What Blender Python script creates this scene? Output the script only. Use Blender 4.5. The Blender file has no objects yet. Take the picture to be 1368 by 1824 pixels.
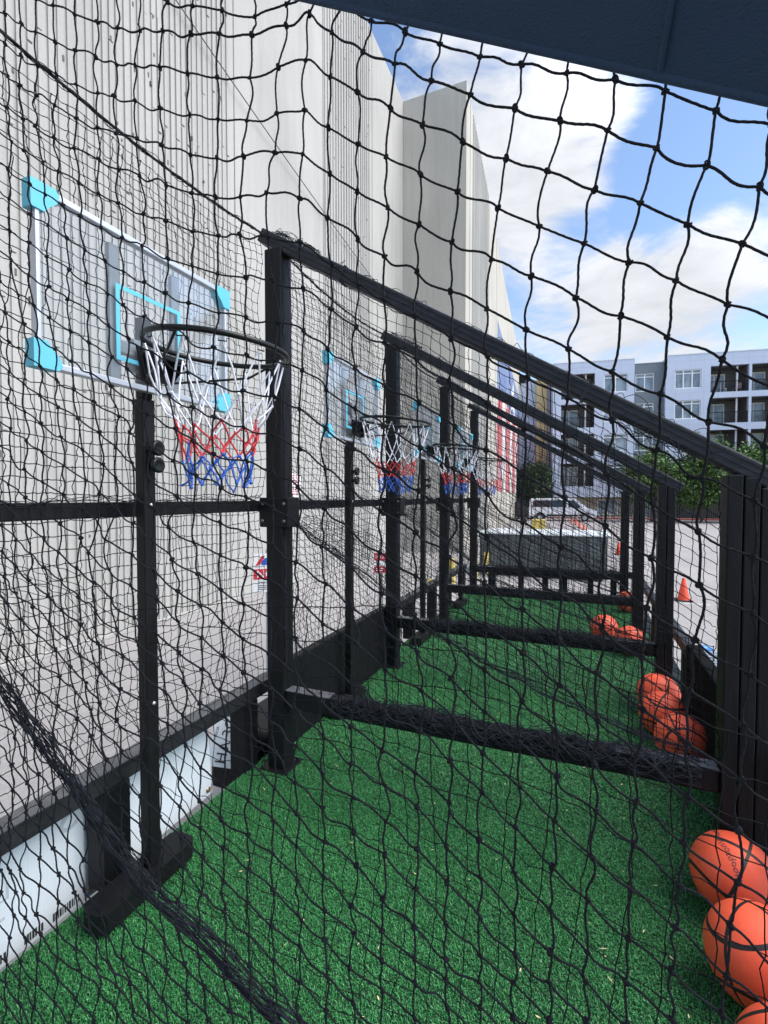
import bpy, bmesh, math, random
import numpy as np
from mathutils import Vector, Matrix, Euler

R = math.radians
rng = np.random.default_rng(7)
random.seed(7)
scene = bpy.context.scene
COL = scene.collection

# ------------------------------------------------------------------ camera
cam_d = bpy.data.cameras.new('camera')
cam = bpy.data.objects.new('camera', cam_d)
COL.objects.link(cam)
CAM_H = 1.30
YAW, PITCH, F_PX = 0.3925, -0.0303, 848.17
cam.location = (0, 0, CAM_H)
cam.rotation_euler = Euler((R(90) + PITCH, 0, YAW), 'XYZ')
cam_d.sensor_fit = 'VERTICAL'
cam_d.sensor_height = 36.0
cam_d.lens = F_PX / 1824.0 * 36.0
cam_d.clip_start = 0.02
cam_d.clip_end = 2000
scene.camera = cam

# ------------------------------------------------------------------ sky and sun
SUN_AZ = R(86)      # measured from +y towards +x
SUN_EL = R(52)
w = bpy.data.worlds.new('World')
scene.world = w
w.use_nodes = True
nt = w.node_tree
N, L = nt.nodes, nt.links
for n in list(N):
    N.remove(n)
def nd(tree, t, **kw):
    n = tree.nodes.new(t)
    for k, v in kw.items():
        setattr(n, k, v)
    return n
def mth(tree, op, a, b=None, c=None, clamp=False):
    n = tree.nodes.new('ShaderNodeMath'); n.operation = op; n.use_clamp = clamp
    for i, x in enumerate((a, b, c)):
        if x is None: continue
        if isinstance(x, (int, float)): n.inputs[i].default_value = x
        else: tree.links.new(x, n.inputs[i])
    return n.outputs[0]
sky = nd(nt, 'ShaderNodeTexSky', sky_type='NISHITA')
sky.sun_disc = False
sky.sun_elevation = SUN_EL
sky.sun_rotation = SUN_AZ
sky.air_density = 1.0
sky.dust_density = 0.6
sky.ozone_density = 2.0
tc = nd(nt, 'ShaderNodeTexCoord')
mp = nd(nt, 'ShaderNodeMapping')
mp.inputs['Rotation'].default_value = (0, R(28), 0)
mp.inputs['Scale'].default_value = (0.8, 1.0, 1.9)
L.new(tc.outputs['Generated'], mp.inputs['Vector'])
n1 = nd(nt, 'ShaderNodeTexNoise'); n1.inputs['Scale'].default_value = 6.5
n1.inputs['Detail'].default_value = 9; n1.inputs['Roughness'].default_value = 0.62
n1.inputs['Distortion'].default_value = 0.35
L.new(mp.outputs[0], n1.inputs['Vector'])
n2 = nd(nt, 'ShaderNodeTexNoise'); n2.inputs['Scale'].default_value = 2.1
n2.inputs['Detail'].default_value = 4
L.new(mp.outputs[0], n2.inputs['Vector'])
cov = mth(nt, 'ADD', mth(nt, 'MULTIPLY_ADD', n1.outputs['Fac'], 1.25, -0.25), mth(nt, 'MULTIPLY', n2.outputs['Fac'], 0.25))
def blob(d, width, amt, prev):
    v = nd(nt, 'ShaderNodeVectorMath', operation='DOT_PRODUCT')
    L.new(tc.outputs['Generated'], v.inputs[0])
    dv = Vector(d).normalized()
    v.inputs[1].default_value = dv
    m = nd(nt, 'ShaderNodeMapRange', interpolation_type='SMOOTHSTEP')
    L.new(v.outputs['Value'], m.inputs[0])
    m.inputs[1].default_value = math.cos(R(width)); m.inputs[2].default_value = 1.0
    m.inputs[3].default_value = 0.0; m.inputs[4].default_value = amt
    return mth(nt, 'ADD', prev, m.outputs[0])
# where the photographed clouds and clear patches stand in the sky
cov = blob((-0.13, 0.79, 0.60), 15, 0.30, cov)
cov = blob((-0.05, 0.84, 0.53), 10, 0.20, cov)
cov = blob((0.14, 0.91, 0.37), 11, 0.28, cov)
cov = blob((-0.02, 0.95, 0.32), 9, 0.20, cov)
cov = blob((0.10, 0.95, 0.28), 9, 0.14, cov)
cov = blob((0.23, 0.90, 0.40), 7, 0.12, cov)
cov = blob((0.11, 0.86, 0.49), 6.5, -0.30, cov)
cov = blob((0.23, 0.83, 0.51), 7, -0.16, cov)
cov = blob((-0.29, 0.68, 0.70), 6, -0.22, cov)
cov = blob((-0.02, 0.895, 0.44), 4.5, -0.22, cov)
cr = nd(nt, 'ShaderNodeMapRange', interpolation_type='SMOOTHSTEP')
L.new(cov, cr.inputs[0])
cr.inputs[1].default_value = 0.46; cr.inputs[2].default_value = 0.86
shade = nd(nt, 'ShaderNodeMapRange')
L.new(n1.outputs['Fac'], shade.inputs[0])
shade.inputs[1].default_value = 0.3; shade.inputs[2].default_value = 0.75
shade.inputs[3].default_value = 0.78; shade.inputs[4].default_value = 1.16
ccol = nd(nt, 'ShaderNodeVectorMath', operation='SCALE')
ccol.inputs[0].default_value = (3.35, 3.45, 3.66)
# added fill light: cloud out of view, round the sun, is brightened
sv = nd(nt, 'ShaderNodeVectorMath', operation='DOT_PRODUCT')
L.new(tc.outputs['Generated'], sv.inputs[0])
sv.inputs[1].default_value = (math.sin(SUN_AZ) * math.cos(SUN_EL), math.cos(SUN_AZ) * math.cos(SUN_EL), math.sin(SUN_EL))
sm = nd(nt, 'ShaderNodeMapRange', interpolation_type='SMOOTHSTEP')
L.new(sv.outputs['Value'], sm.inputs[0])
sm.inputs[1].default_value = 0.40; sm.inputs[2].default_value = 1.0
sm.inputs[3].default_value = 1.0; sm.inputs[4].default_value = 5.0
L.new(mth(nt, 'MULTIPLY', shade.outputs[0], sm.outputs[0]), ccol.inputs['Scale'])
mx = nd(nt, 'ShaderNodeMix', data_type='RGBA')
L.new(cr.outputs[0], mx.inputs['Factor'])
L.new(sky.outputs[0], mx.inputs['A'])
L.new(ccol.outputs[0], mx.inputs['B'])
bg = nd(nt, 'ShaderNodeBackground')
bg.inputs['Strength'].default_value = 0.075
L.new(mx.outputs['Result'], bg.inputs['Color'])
wo = nd(nt, 'ShaderNodeOutputWorld')
L.new(bg.outputs[0], wo.inputs['Surface'])

sun_d = bpy.data.lights.new('sun', 'SUN')
sun_d.energy = 1.5
sun_d.angle = R(50)
sun_d.color = (1.0, 0.95, 0.88)
sun = bpy.data.objects.new('sun', sun_d)
COL.objects.link(sun)
sd = Vector((math.sin(SUN_AZ) * math.cos(SUN_EL), math.cos(SUN_AZ) * math.cos(SUN_EL), math.sin(SUN_EL)))
sun.rotation_euler = (-sd).to_track_quat('-Z', 'Y').to_euler()
sun.location = sd * 60

vs = scene.view_settings
vs.view_transform = 'Standard'; vs.look = 'None'; vs.gamma = 1.0
vs.use_curve_mapping = False
vs.exposure = 1.80

# ------------------------------------------------------------------ mesh helpers
class MB:
    """collects pieces (vertex array, face array, material index) into ONE mesh"""
    def __init__(self):
        self.V = []; self.F = []; self.n = 0
    def add(self, v, f, mat=0, smooth=False):
        v = np.asarray(v, float); f = np.asarray(f, np.int64)
        self.V.append(v); self.F.append((f + self.n, mat, smooth)); self.n += len(v)
        return self
    def box(self, x0, x1, y0, y1, z0, z1, mat=0, bevel=0.0, M=None):
        bm = bmesh.new()
        bmesh.ops.create_cube(bm, size=1.0)
        for q in bm.verts:
            q.co = ((x0 + x1) / 2 + q.co.x * (x1 - x0), (y0 + y1) / 2 + q.co.y * (y1 - y0), (z0 + z1) / 2 + q.co.z * (z1 - z0))
        if bevel > 0:
            bmesh.ops.bevel(bm, geom=list(bm.edges), offset=bevel, segments=2, affect='EDGES', profile=0.5)
        self.bm(bm, mat, False, M)
        return self
    def bm(self, bm, mat=0, smooth=False, M=None):
        bm.verts.index_update()
        v = np.array([q.co[:] for q in bm.verts])
        if M is not None:
            v = np.array([(M @ Vector(q))[:] for q in v])
        groups = {}
        for f in bm.faces:
            groups.setdefault(len(f.verts), []).append([q.index for q in f.verts])
        base = self.n
        self.V.append(v); self.n += len(v)
        for k, fs in groups.items():
            self.F.append((np.array(fs, np.int64) + base, mat, smooth))
        bm.free()
        return self
    def prism(self, pts, h, M, mat=0):
        """polygon pts (2D) extruded by h along local z, then M"""
        bm = bmesh.new()
        a = [bm.verts.new((p[0], p[1], 0)) for p in pts]
        b = [bm.verts.new((p[0], p[1], h)) for p in pts]
        bm.faces.new(list(reversed(a))); bm.faces.new(b)
        n = len(pts)
        for i in range(n):
            bm.faces.new((a[i], a[(i + 1) % n], b[(i + 1) % n], b[i]))
        bmesh.ops.recalc_face_normals(bm, faces=bm.faces)
        return self.bm(bm, mat, False, M)
    def tube(self, path, r, sides=6, mat=0, ref=(0, 0, 1), closed=False, twist=None, cap=True, smooth=True):
        P = np.asarray(path, float); n = len(P)
        if closed:
            t = np.roll(P, -1, 0) - np.roll(P, 1, 0)
        else:
            t = np.gradient(P, axis=0)
        t /= np.linalg.norm(t, axis=1)[:, None] + 1e-12
        rf = np.asarray(ref, float)
        if rf.ndim == 1: rf = np.tile(rf, (n, 1))
        a = rf - (rf * t).sum(1)[:, None] * t
        a /= np.linalg.norm(a, axis=1)[:, None] + 1e-9
        b = np.cross(t, a)
        th = np.arange(sides) * 2 * math.pi / sides
        rr = np.broadcast_to(np.asarray(r, float).reshape(-1, 1) if np.ndim(r) else np.full((1, 1), r), (n, 1))
        rad = np.repeat(rr, sides, 1)
        if twist is not None:
            s = np.concatenate([[0], np.cumsum(np.linalg.norm(np.diff(P, axis=0), axis=1))])
            rad = rad * (1 + 0.17 * np.cos(3 * th[None, :] - 3 * 2 * math.pi * s[:, None] / twist))
        v = P[:, None, :] + rad[:, :, None] * (np.cos(th)[None, :, None] * a[:, None, :] + np.sin(th)[None, :, None] * b[:, None, :])
        v = v.reshape(-1, 3)
        m = n if closed else n - 1
        i = np.arange(m)[:, None]; k = np.arange(sides)[None, :]
        i2 = (i + 1) % n; k2 = (k + 1) % sides
        f = np.stack([i * sides + k + 0 * i, i * sides + k2, i2 * sides + k2, i2 * sides + k], -1).reshape(-1, 4)
        self.add(v, f, mat, smooth)
        if cap and not closed:
            self.add(v[:sides], np.arange(sides)[::-1][None, :], mat, False)
            self.add(v[-sides:], np.arange(sides)[None, :], mat, False)
        return self
    def lathe(self, prof, center=(0, 0, 0), sides=24, mat=0, M=None, smooth=True):
        prof = np.asarray(prof, float); n = len(prof)
        th = np.arange(sides) * 2 * math.pi / sides
        v = np.stack([prof[:, None, 0] * np.cos(th), prof[:, None, 0] * np.sin(th), np.repeat(prof[:, 1:2], sides, 1)], -1).reshape(-1, 3)
        if M is not None:
            v = np.array([(M @ Vector(q))[:] for q in v])
        v = v + np.asarray(center, float)
        i = np.arange(n - 1)[:, None]; k = np.arange(sides)[None, :]; k2 = (k + 1) % sides
        f = np.stack([i * sides + k, i * sides + k2, (i + 1) * sides + k2, (i + 1) * sides + k], -1).reshape(-1, 4)
        self.add(v, f, mat, smooth)
        return self
    def build(self, name, mats, parent=None, loc=None):
        me = bpy.data.meshes.new(name)
        V = np.concatenate(self.V)
        nl = sum(f.size for f, _, _ in self.F); nf = sum(len(f) for f, _, _ in self.F)
        me.vertices.add(len(V)); me.vertices.foreach_set('co', V.astype(np.float32).ravel())
        me.loops.add(nl); me.polygons.add(nf)
        li = np.concatenate([f.ravel() for f, _, _ in self.F]).astype(np.int32)
        me.loops.foreach_set('vertex_index', li)
        tot = np.concatenate([np.full(len(f), f.shape[1]) for f, _, _ in self.F]).astype(np.int32)
        st = np.concatenate([[0], np.cumsum(tot)[:-1]]).astype(np.int32)
        me.polygons.foreach_set('loop_start', st)
        me.polygons.foreach_set('loop_total', tot)
        me.polygons.foreach_set('material_index', np.concatenate([np.full(len(f), m) for f, m, _ in self.F]).astype(np.int32))
        me.polygons.foreach_set('use_smooth', np.concatenate([np.full(len(f), s) for f, _, s in self.F]).astype(bool))
        if not isinstance(mats, (list, tuple)): mats = [mats]
        for m in mats: me.materials.append(m)
        me.update(calc_edges=True); me.validate()
        o = bpy.data.objects.new(name, me)
        COL.objects.link(o)
        if parent is not None: o.parent = parent
        if loc is not None: o.location = loc
        return o

def tag(o, label=None, cat=None, group=None, kind=None):
    if label: o['label'] = label
    if cat: o['category'] = cat
    if group: o['group'] = group
    if kind: o['kind'] = kind
    return o
def thing(name, label, cat, loc=(0, 0, 0), rz=0.0, group=None):
    o = bpy.data.objects.new(name, None)
    COL.objects.link(o)
    o.empty_display_size = 0.1
    o.location = loc; o.rotation_euler = (0, 0, rz)
    return tag(o, label, cat, group)
def dup(root, loc, label=None, rz=None, group=None):
    c = root.copy(); COL.objects.link(c); c.location = loc
    if rz is not None: c.rotation_euler = (0, 0, rz)
    if label: c['label'] = label
    if group: c['group'] = group
    for ch in list(root.children):
        k = ch.copy(); COL.objects.link(k); k.parent = c
        for g in list(ch.children):
            q = g.copy(); COL.objects.link(q); q.parent = k
    return c
def text_mesh(s, size):
    """flat letters as (verts, tris) centred on the origin, readable from +z"""
    cu = bpy.data.curves.new('letters', 'FONT'); cu.body = s; cu.size = size
    cu.align_x = 'CENTER'; cu.align_y = 'CENTER'; cu.resolution_u = 3
    o = bpy.data.objects.new('letters', cu); COL.objects.link(o)
    dg = bpy.context.evaluated_depsgraph_get()
    me = bpy.data.meshes.new_from_object(o.evaluated_get(dg))
    bm = bmesh.new(); bm.from_mesh(me)
    bmesh.ops.triangulate(bm, faces=bm.faces)
    bm.verts.index_update()
    v = np.array([q.co[:] for q in bm.verts]); f = np.array([[q.index for q in fc.verts] for fc in bm.faces])
    bm.free()
    bpy.data.objects.remove(o); bpy.data.meshes.remove(me)
    return v, f
def basis(origin, ex, ey):
    ex = Vector(ex).normalized(); ey = Vector(ey); ey = (ey - ey.dot(ex) * ex).normalized(); ez = ex.cross(ey)
    return Matrix(((ex.x, ey.x, ez.x, origin[0]), (ex.y, ey.y, ez.y, origin[1]), (ex.z, ey.z, ez.z, origin[2]), (0, 0, 0, 1)))

# ------------------------------------------------------------------ materials
def mat(name, col, rough=0.6, metal=0.0, spec=0.5, var=0.0, scale=8.0, bump=0.0, bscale=60.0, detail=4.0, coords='Object', second=None, stretch=None):
    m = bpy.data.materials.new(name); m.use_nodes = True
    t = m.node_tree; b = t.nodes['Principled BSDF']
    b.inputs['Roughness'].default_value = rough
    b.inputs['Metallic'].default_value = metal
    b.inputs['Specular IOR Level'].default_value = spec
    b.inputs['Base Color'].default_value = (*col, 1)
    tcn = t.nodes.new('ShaderNodeTexCoord')
    src = tcn.outputs[coords]
    if stretch:
        mpn = t.nodes.new('ShaderNodeMapping'); mpn.inputs['Scale'].default_value = stretch
        t.links.new(src, mpn.inputs[0]); src = mpn.outputs[0]
    if var > 0:
        nz = t.nodes.new('ShaderNodeTexNoise'); nz.inputs['Scale'].default_value = scale; nz.inputs['Detail'].default_value = detail
        nz.inputs['Roughness'].default_value = 0.65
        t.links.new(src, nz.inputs['Vector'])
        rp = t.nodes.new('ShaderNodeValToRGB')
        lo = [max(0, c * (1 - var)) for c in col]; hi = [min(1, c * (1 + var)) for c in col] if second is None else second
        rp.color_ramp.elements[0].position = 0.3; rp.color_ramp.elements[1].position = 0.7
        rp.color_ramp.elements[0].color = (*lo, 1); rp.color_ramp.elements[1].color = (*hi, 1)
        t.links.new(nz.outputs['Fac'], rp.inputs['Fac'])
        t.links.new(rp.outputs['Color'], b.inputs['Base Color'])
    if bump > 0:
        nb = t.nodes.new('ShaderNodeTexNoise'); nb.inputs['Scale'].default_value = bscale; nb.inputs['Detail'].default_value = 5
        t.links.new(src, nb.inputs['Vector'])
        bp = t.nodes.new('ShaderNodeBump'); bp.inputs['Strength'].default_value = bump; bp.inputs['Distance'].default_value = 0.01
        t.links.new(nb.outputs['Fac'], bp.inputs['Height'])
        t.links.new(bp.outputs['Normal'], b.inputs['Normal'])
    return m
M = {}
M['cord'] = mat('cord_black', (0.013, 0.014, 0.019), 0.8, spec=0.3, var=0.35, scale=90, bump=0.5, bscale=900)
M['cord_lit'] = mat('cord_bunched_lit', (0.024, 0.026, 0.034), 0.85, spec=0.2, var=0.4, scale=40)  # paler copy of the cord: light on bunched fibres painted in
M['cord_far'] = mat('cord_dark', (0.008, 0.009, 0.012), 0.85, spec=0.2)
M['paint'] = mat('black_painted_wood', (0.006, 0.0066, 0.008), 0.5, spec=0.2, var=0.45, scale=5, bump=0.25, bscale=30, stretch=(12, 12, 1.0))
M['beam'] = mat('dusty_lit_black_beam', (0.017, 0.019, 0.024), 0.5, spec=0.3, var=0.4, scale=6, bump=0.15, bscale=40, stretch=(1.0, 12, 12))  # dust and sky reflection on the lit face, both put into the colour
M['steel'] = mat('black_steel', (0.006, 0.0065, 0.0075), 0.45, spec=0.22, var=0.4, scale=9, bump=0.08, bscale=120)
M['grey_edge'] = mat('mid_grey_edge', (0.085, 0.088, 0.095), 0.6, var=0.3, scale=20)  # paler grey for rail top, beam-top strips and bracket bolts
M['rail'] = mat('black_rail_dusty', (0.018, 0.019, 0.022), 0.5, spec=0.3, var=0.4, scale=12, bump=0.2, bscale=80)
M['rim'] = mat('rim_black_enamel', (0.007, 0.009, 0.008), 0.3, spec=0.3, var=0.3, scale=20)
M['alu'] = mat('brushed_aluminium', (0.50, 0.53, 0.58), 0.42, metal=0.5, var=0.08, scale=30, stretch=(1, 1, 20))
M['cyan'] = mat('cyan_plastic', (0.10, 0.45, 0.60), 0.5, var=0.06, scale=6)
M['white_cord'] = mat('white_cord', (0.72, 0.73, 0.80), 0.8, var=0.1, scale=200, bump=0.3, bscale=900)
M['red_cord'] = mat('red_cord', (0.55, 0.035, 0.045), 0.75, var=0.2, scale=200, bump=0.3, bscale=900)
M['blue_cord'] = mat('blue_cord', (0.025, 0.11, 0.47), 0.75, var=0.2, scale=200, bump=0.3, bscale=900)
M['bolt'] = mat('zinc_bolt', (0.5, 0.5, 0.5), 0.35, metal=0.9)
M['brass'] = mat('brass_grommet', (0.5, 0.36, 0.17), 0.35, metal=0.8)
M['canopy'] = mat('navy_canopy_fabric', (0.030, 0.062, 0.130), 0.85, var=0.12, scale=3, bump=0.35, bscale=700)
M['sheet'] = mat('white_corrugated_plastic', (0.66, 0.74, 0.80), 0.45, var=0.05, scale=4, stretch=(1, 60, 1), bump=0.05, bscale=30)
M['print_dark'] = mat('black_print', (0.03, 0.03, 0.035), 0.6)
M['print_faint'] = mat('faint_grey_print', (0.46, 0.53, 0.58), 0.5)
M['plate'] = mat('white_plate', (0.72, 0.78, 0.80), 0.4, var=0.05, scale=30)
M['orange'] = mat('orange_cone_plastic', (0.75, 0.075, 0.03), 0.5, var=0.12, scale=6)
M['cone_base'] = mat('black_rubber', (0.02, 0.02, 0.02), 0.8, var=0.3, scale=20)
M['yellow'] = mat('yellow_paint', (0.72, 0.56, 0.14), 0.55, var=0.15, scale=8)
M['red_sign'] = mat('red_sign_paint', (0.55, 0.03, 0.05), 0.5, var=0.1)
M['white_paint'] = mat('white_paint', (0.78, 0.78, 0.78), 0.45, var=0.05)
M['van_white'] = mat('white_van_paint', (0.72, 0.74, 0.78), 0.25, spec=0.6, var=0.03, scale=2)
M['car_dark'] = mat('dark_car_paint', (0.02, 0.021, 0.024), 0.25, spec=0.6, var=0.2, scale=2)
M['glass_dark'] = mat('dark_glass', (0.012, 0.014, 0.018), 0.08, spec=0.7, var=0.2, scale=2)
M['tyre'] = mat('tyre_rubber', (0.018, 0.018, 0.018), 0.85, var=0.2, scale=10)
M['galv'] = mat('galvanised_post', (0.36, 0.40, 0.44), 0.5, metal=0.4, var=0.2, scale=12)
M['bark'] = mat('bark', (0.09, 0.07, 0.055), 0.9, var=0.4, scale=10, bump=0.5, bscale=30)
M['tread'] = mat('aluminium_tread', (0.55, 0.58, 0.63), 0.35, metal=0.7, var=0.1, scale=20)
M['bin'] = mat('grey_green_steel', (0.10, 0.115, 0.118), 0.6, var=0.3, scale=3, bump=0.1, bscale=15)
M['strap_blue'] = mat('blue_plastic', (0.03, 0.20, 0.55), 0.4)
M['strap_yellow'] = mat('lime_plastic', (0.70, 0.62, 0.06), 0.45)
M['litter'] = mat('dry_seed', (0.55, 0.47, 0.26), 0.8, var=0.3, scale=40)

# --- materials that need their own graphs
def node_mat(name):
    m = bpy.data.materials.new(name); m.use_nodes = True
    t = m.node_tree
    return m, t, t.nodes['Principled BSDF']
def ramp(t, fac, stops):
    r = t.nodes.new('ShaderNodeValToRGB')
    e = r.color_ramp.elements
    e[0].position, e[0].color = stops[0][0], (*stops[0][1], 1)
    e[1].position, e[1].color = stops[-1][0], (*stops[-1][1], 1)
    for p, c in stops[1:-1]:
        k = e.new(p); k.color = (*c, 1)
    t.links.new(fac, r.inputs['Fac'])
    return r.outputs['Color']
def noise(t, vec, scale, detail=5, rough=0.6):
    n = t.nodes.new('ShaderNodeTexNoise'); n.inputs['Scale'].default_value = scale
    n.inputs['Detail'].default_value = detail; n.inputs['Roughness'].default_value = rough
    t.links.new(vec, n.inputs['Vector']); return n.outputs['Fac']
def mapped(t, vec, sc):
    n = t.nodes.new('ShaderNodeMapping'); n.inputs['Scale'].default_value = sc
    t.links.new(vec, n.inputs[0]); return n.outputs[0]
def objc(t): 
    return t.nodes.new('ShaderNodeTexCoord').outputs['Object']
def mixc(t, fac, a, b, mode='MIX'):
    n = t.nodes.new('ShaderNodeMix'); n.data_type = 'RGBA'; n.blend_type = mode
    for s, x in (('Factor', fac), ('A', a), ('B', b)):
        i = n.inputs[s] if s == 'Factor' else [q for q in n.inputs if q.name == s and q.type == 'RGBA'][0]
        if s == 'Factor': i = n.inputs[0]
        if isinstance(x, (int, float)): i.default_value = x
        elif isinstance(x, tuple): i.default_value = (*x, 1)
        else: t.links.new(x, i)
    return [q for q in n.outputs if q.type == 'RGBA'][0]
def bump(t, b, h, strength, dist=0.01):
    n = t.nodes.new('ShaderNodeBump'); n.inputs['Strength'].default_value = strength; n.inputs['Distance'].default_value = dist
    t.links.new(h, n.inputs['Height']); t.links.new(n.outputs[0], b.inputs['Normal'])

def concrete(name, base):
    m, t, b = node_mat(name)
    o = objc(t)
    big = noise(t, mapped(t, o, (0.25, 0.25, 0.12)), 1.6, 6)
    streak = noise(t, mapped(t, o, (2.2, 2.2, 0.08)), 2.0, 6, 0.7)
    fine = noise(t, o, 22, 6, 0.75)
    c0 = tuple(x * 0.86 for x in base); c1 = tuple(min(1, x * 1.10) for x in base)
    c = ramp(t, big, [(0.3, c0), (0.7, c1)])
    s = ramp(t, streak, [(0.32, (0.74, 0.72, 0.69)), (0.55, (1, 1, 1))])
    c = mixc(t, 0.38, c, s, 'MULTIPLY')
    f = ramp(t, fine, [(0.3, (0.86, 0.86, 0.86)), (0.6, (1, 1, 1))])
    c = mixc(t, 0.6, c, f, 'MULTIPLY')
    t.links.new(c, b.inputs['Base Color'])
    b.inputs['Roughness'].default_value = 0.9
    b.inputs['Specular IOR Level'].default_value = 0.25
    bump(t, b, fine, 0.35, 0.02)
    return m
M['concrete'] = concrete('precast_concrete', (0.395, 0.39, 0.37))
M['concrete_rib'] = concrete('ribbed_concrete', (0.39, 0.385, 0.368))
M['concrete_warm'] = concrete('warm_concrete', (0.47, 0.45, 0.40))

# asphalt
m, t, b = node_mat('worn_asphalt')
o = objc(t)
big = noise(t, o, 0.35, 5); mid = noise(t, o, 9, 5); fine = noise(t, o, 160, 3, 0.8)
v = t.nodes.new('ShaderNodeTexVoronoi'); v.inputs['Scale'].default_value = 120
t.links.new(o, v.inputs['Vector'])
c = ramp(t, big, [(0.3, (0.345, 0.33, 0.325)), (0.7, (0.42, 0.405, 0.395))])
c = mixc(t, 0.35, c, ramp(t, mid, [(0.3, (0.75, 0.75, 0.75)), (0.7, (1.1, 1.1, 1.1))]), 'MULTIPLY')
c = mixc(t, 0.8, c, ramp(t, v.outputs['Distance'], [(0.05, (1.25, 1.24, 1.22)), (0.5, (0.72, 0.72, 0.73))]), 'MULTIPLY')
t.links.new(c, b.inputs['Base Color']); b.inputs['Roughness'].default_value = 0.92
b.inputs['Specular IOR Level'].default_value = 0.2
bump(t, b, fine, 0.5, 0.01)
M['asphalt'] = m

# turf base and blades
m, t, b = node_mat('turf_backing')
o = objc(t)
c = ramp(t, noise(t, o, 60, 4, 0.7), [(0.3, (0.006, 0.028, 0.012)), (0.7, (0.014, 0.075, 0.028))])
t.links.new(c, b.inputs['Base Color']); b.inputs['Roughness'].default_value = 0.9
M['turf_base'] = m
m, t, b = node_mat('turf_fibre')
o = objc(t)
gi = t.nodes.new('ShaderNodeNewGeometry')
c = ramp(t, gi.outputs['Random Per Island'], [(0.0, (0.016, 0.125, 0.036)), (0.45, (0.032, 0.205, 0.056)), (0.85, (0.055, 0.285, 0.085)), (1.0, (0.13, 0.37, 0.14))])
c2 = ramp(t, noise(t, o, 2.2, 4), [(0.3, (0.78, 0.80, 0.80)), (0.7, (1.12, 1.10, 1.08))])
c = mixc(t, 1.0, c, c2, 'MULTIPLY')
t.links.new(c, b.inputs['Base Color']); b.inputs['Roughness'].default_value = 0.42
b.inputs['Specular IOR Level'].default_value = 0.45
M['turf'] = m

# clear backboard plastic
m, t, b = node_mat('clear_polycarbonate')
t.nodes.remove(b)
tr = t.nodes.new('ShaderNodeBsdfTransparent'); tr.inputs[0].default_value = (0.95, 0.965, 0.975, 1)
gl = t.nodes.new('ShaderNodeBsdfGlossy'); gl.inputs['Roughness'].default_value = 0.12; gl.inputs[0].default_value = (0.9, 0.93, 0.96, 1)
df = t.nodes.new('ShaderNodeBsdfDiffuse'); df.inputs[0].default_value = (0.75, 0.79, 0.83, 1)
lw = t.nodes.new('ShaderNodeLayerWeight'); lw.inputs['Blend'].default_value = 0.25
ms = t.nodes.new('ShaderNodeMixShader'); ms2 = t.nodes.new('ShaderNodeMixShader')
ms2.inputs[0].default_value = 0.035
t.links.new(mth(t, 'MULTIPLY', lw.outputs['Fresnel'], 0.28), ms.inputs[0])
t.links.new(tr.outputs[0], ms2.inputs[1]); t.links.new(df.outputs[0], ms2.inputs[2])
t.links.new(ms2.outputs[0], ms.inputs[1]); t.links.new(gl.outputs[0], ms.inputs[2])
t.links.new(ms.outputs[0], t.nodes['Material Output'].inputs['Surface'])
M['clear'] = m

# basketball rubber with black seams, drawn round the ball in its own coordinates
m, t, b = node_mat('orange_basketball')
o = objc(t)
sx = t.nodes.new('ShaderNodeSeparateXYZ'); t.links.new(o, sx.inputs[0])
RB = 0.118
X_, Y_, Z_ = sx.outputs[0], sx.outputs[1], sx.outputs[2]
s1 = mth(t, 'ABSOLUTE', X_); s2 = mth(t, 'ABSOLUTE', Z_)
s3 = mth(t, 'ABSOLUTE', mth(t, 'SUBTRACT', mth(t, 'ABSOLUTE', Y_), mth(t, 'ADD', 0.071, mth(t, 'MULTIPLY', mth(t, 'MULTIPLY', X_, X_), -2.2))))
mn = mth(t, 'MINIMUM', mth(t, 'MINIMUM', s1, s2), s3)
seam = mth(t, 'LESS_THAN', mn, 0.0044)
pv = t.nodes.new('ShaderNodeTexVoronoi'); pv.inputs['Scale'].default_value = 420; t.links.new(o, pv.inputs['Vector'])
scuff = noise(t, o, 14, 6, 0.7)
oc = ramp(t, scuff, [(0.25, (0.76, 0.090, 0.038)), (0.6, (0.86, 0.120, 0.055)), (0.80, (0.88, 0.22, 0.13))])
c = mixc(t, seam, oc, (0.018, 0.016, 0.016))
t.links.new(c, b.inputs['Base Color']); b.inputs['Roughness'].default_value = 0.5
b.inputs['Specular IOR Level'].default_value = 0.35
hh = mth(t, 'SUBTRACT', mth(t, 'MULTIPLY', pv.outputs['Distance'], -0.5), mth(t, 'MULTIPLY', seam, 1.5))
bump(t, b, hh, 0.35, 0.002)
M['ball'] = m

# facade panels: joints belong to the cladding
def panelled(name, col, pw, ph, joint=0.012, dark=0.72):
    m, t, b = node_mat(name)
    o = objc(t)
    s = t.nodes.new('ShaderNodeSeparateXYZ'); t.links.new(o, s.inputs[0])
    fx = mth(t, 'ABSOLUTE', mth(t, 'SUBTRACT', mth(t, 'FRACT', mth(t, 'DIVIDE', s.outputs[0], pw)), 0.5))
    fz = mth(t, 'ABSOLUTE', mth(t, 'SUBTRACT', mth(t, 'FRACT', mth(t, 'DIVIDE', s.outputs[2], ph)), 0.5))
    j = mth(t, 'MAXIMUM', mth(t, 'LESS_THAN', fx, joint / pw), mth(t, 'LESS_THAN', fz, joint / ph))
    n = noise(t, o, 0.6, 5)
    base = ramp(t, n, [(0.3, tuple(x * 0.95 for x in col)), (0.7, tuple(min(1, x * 1.04) for x in col))])
    c = mixc(t, j, base, tuple(x * dark for x in col))
    t.links.new(c, b.inputs['Base Color']); b.inputs['Roughness'].default_value = 0.6
    return m
M['panel_white'] = panelled('white_fibre_panel', (0.50, 0.56, 0.68), 1.22, 1.53, 0.012)
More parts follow.
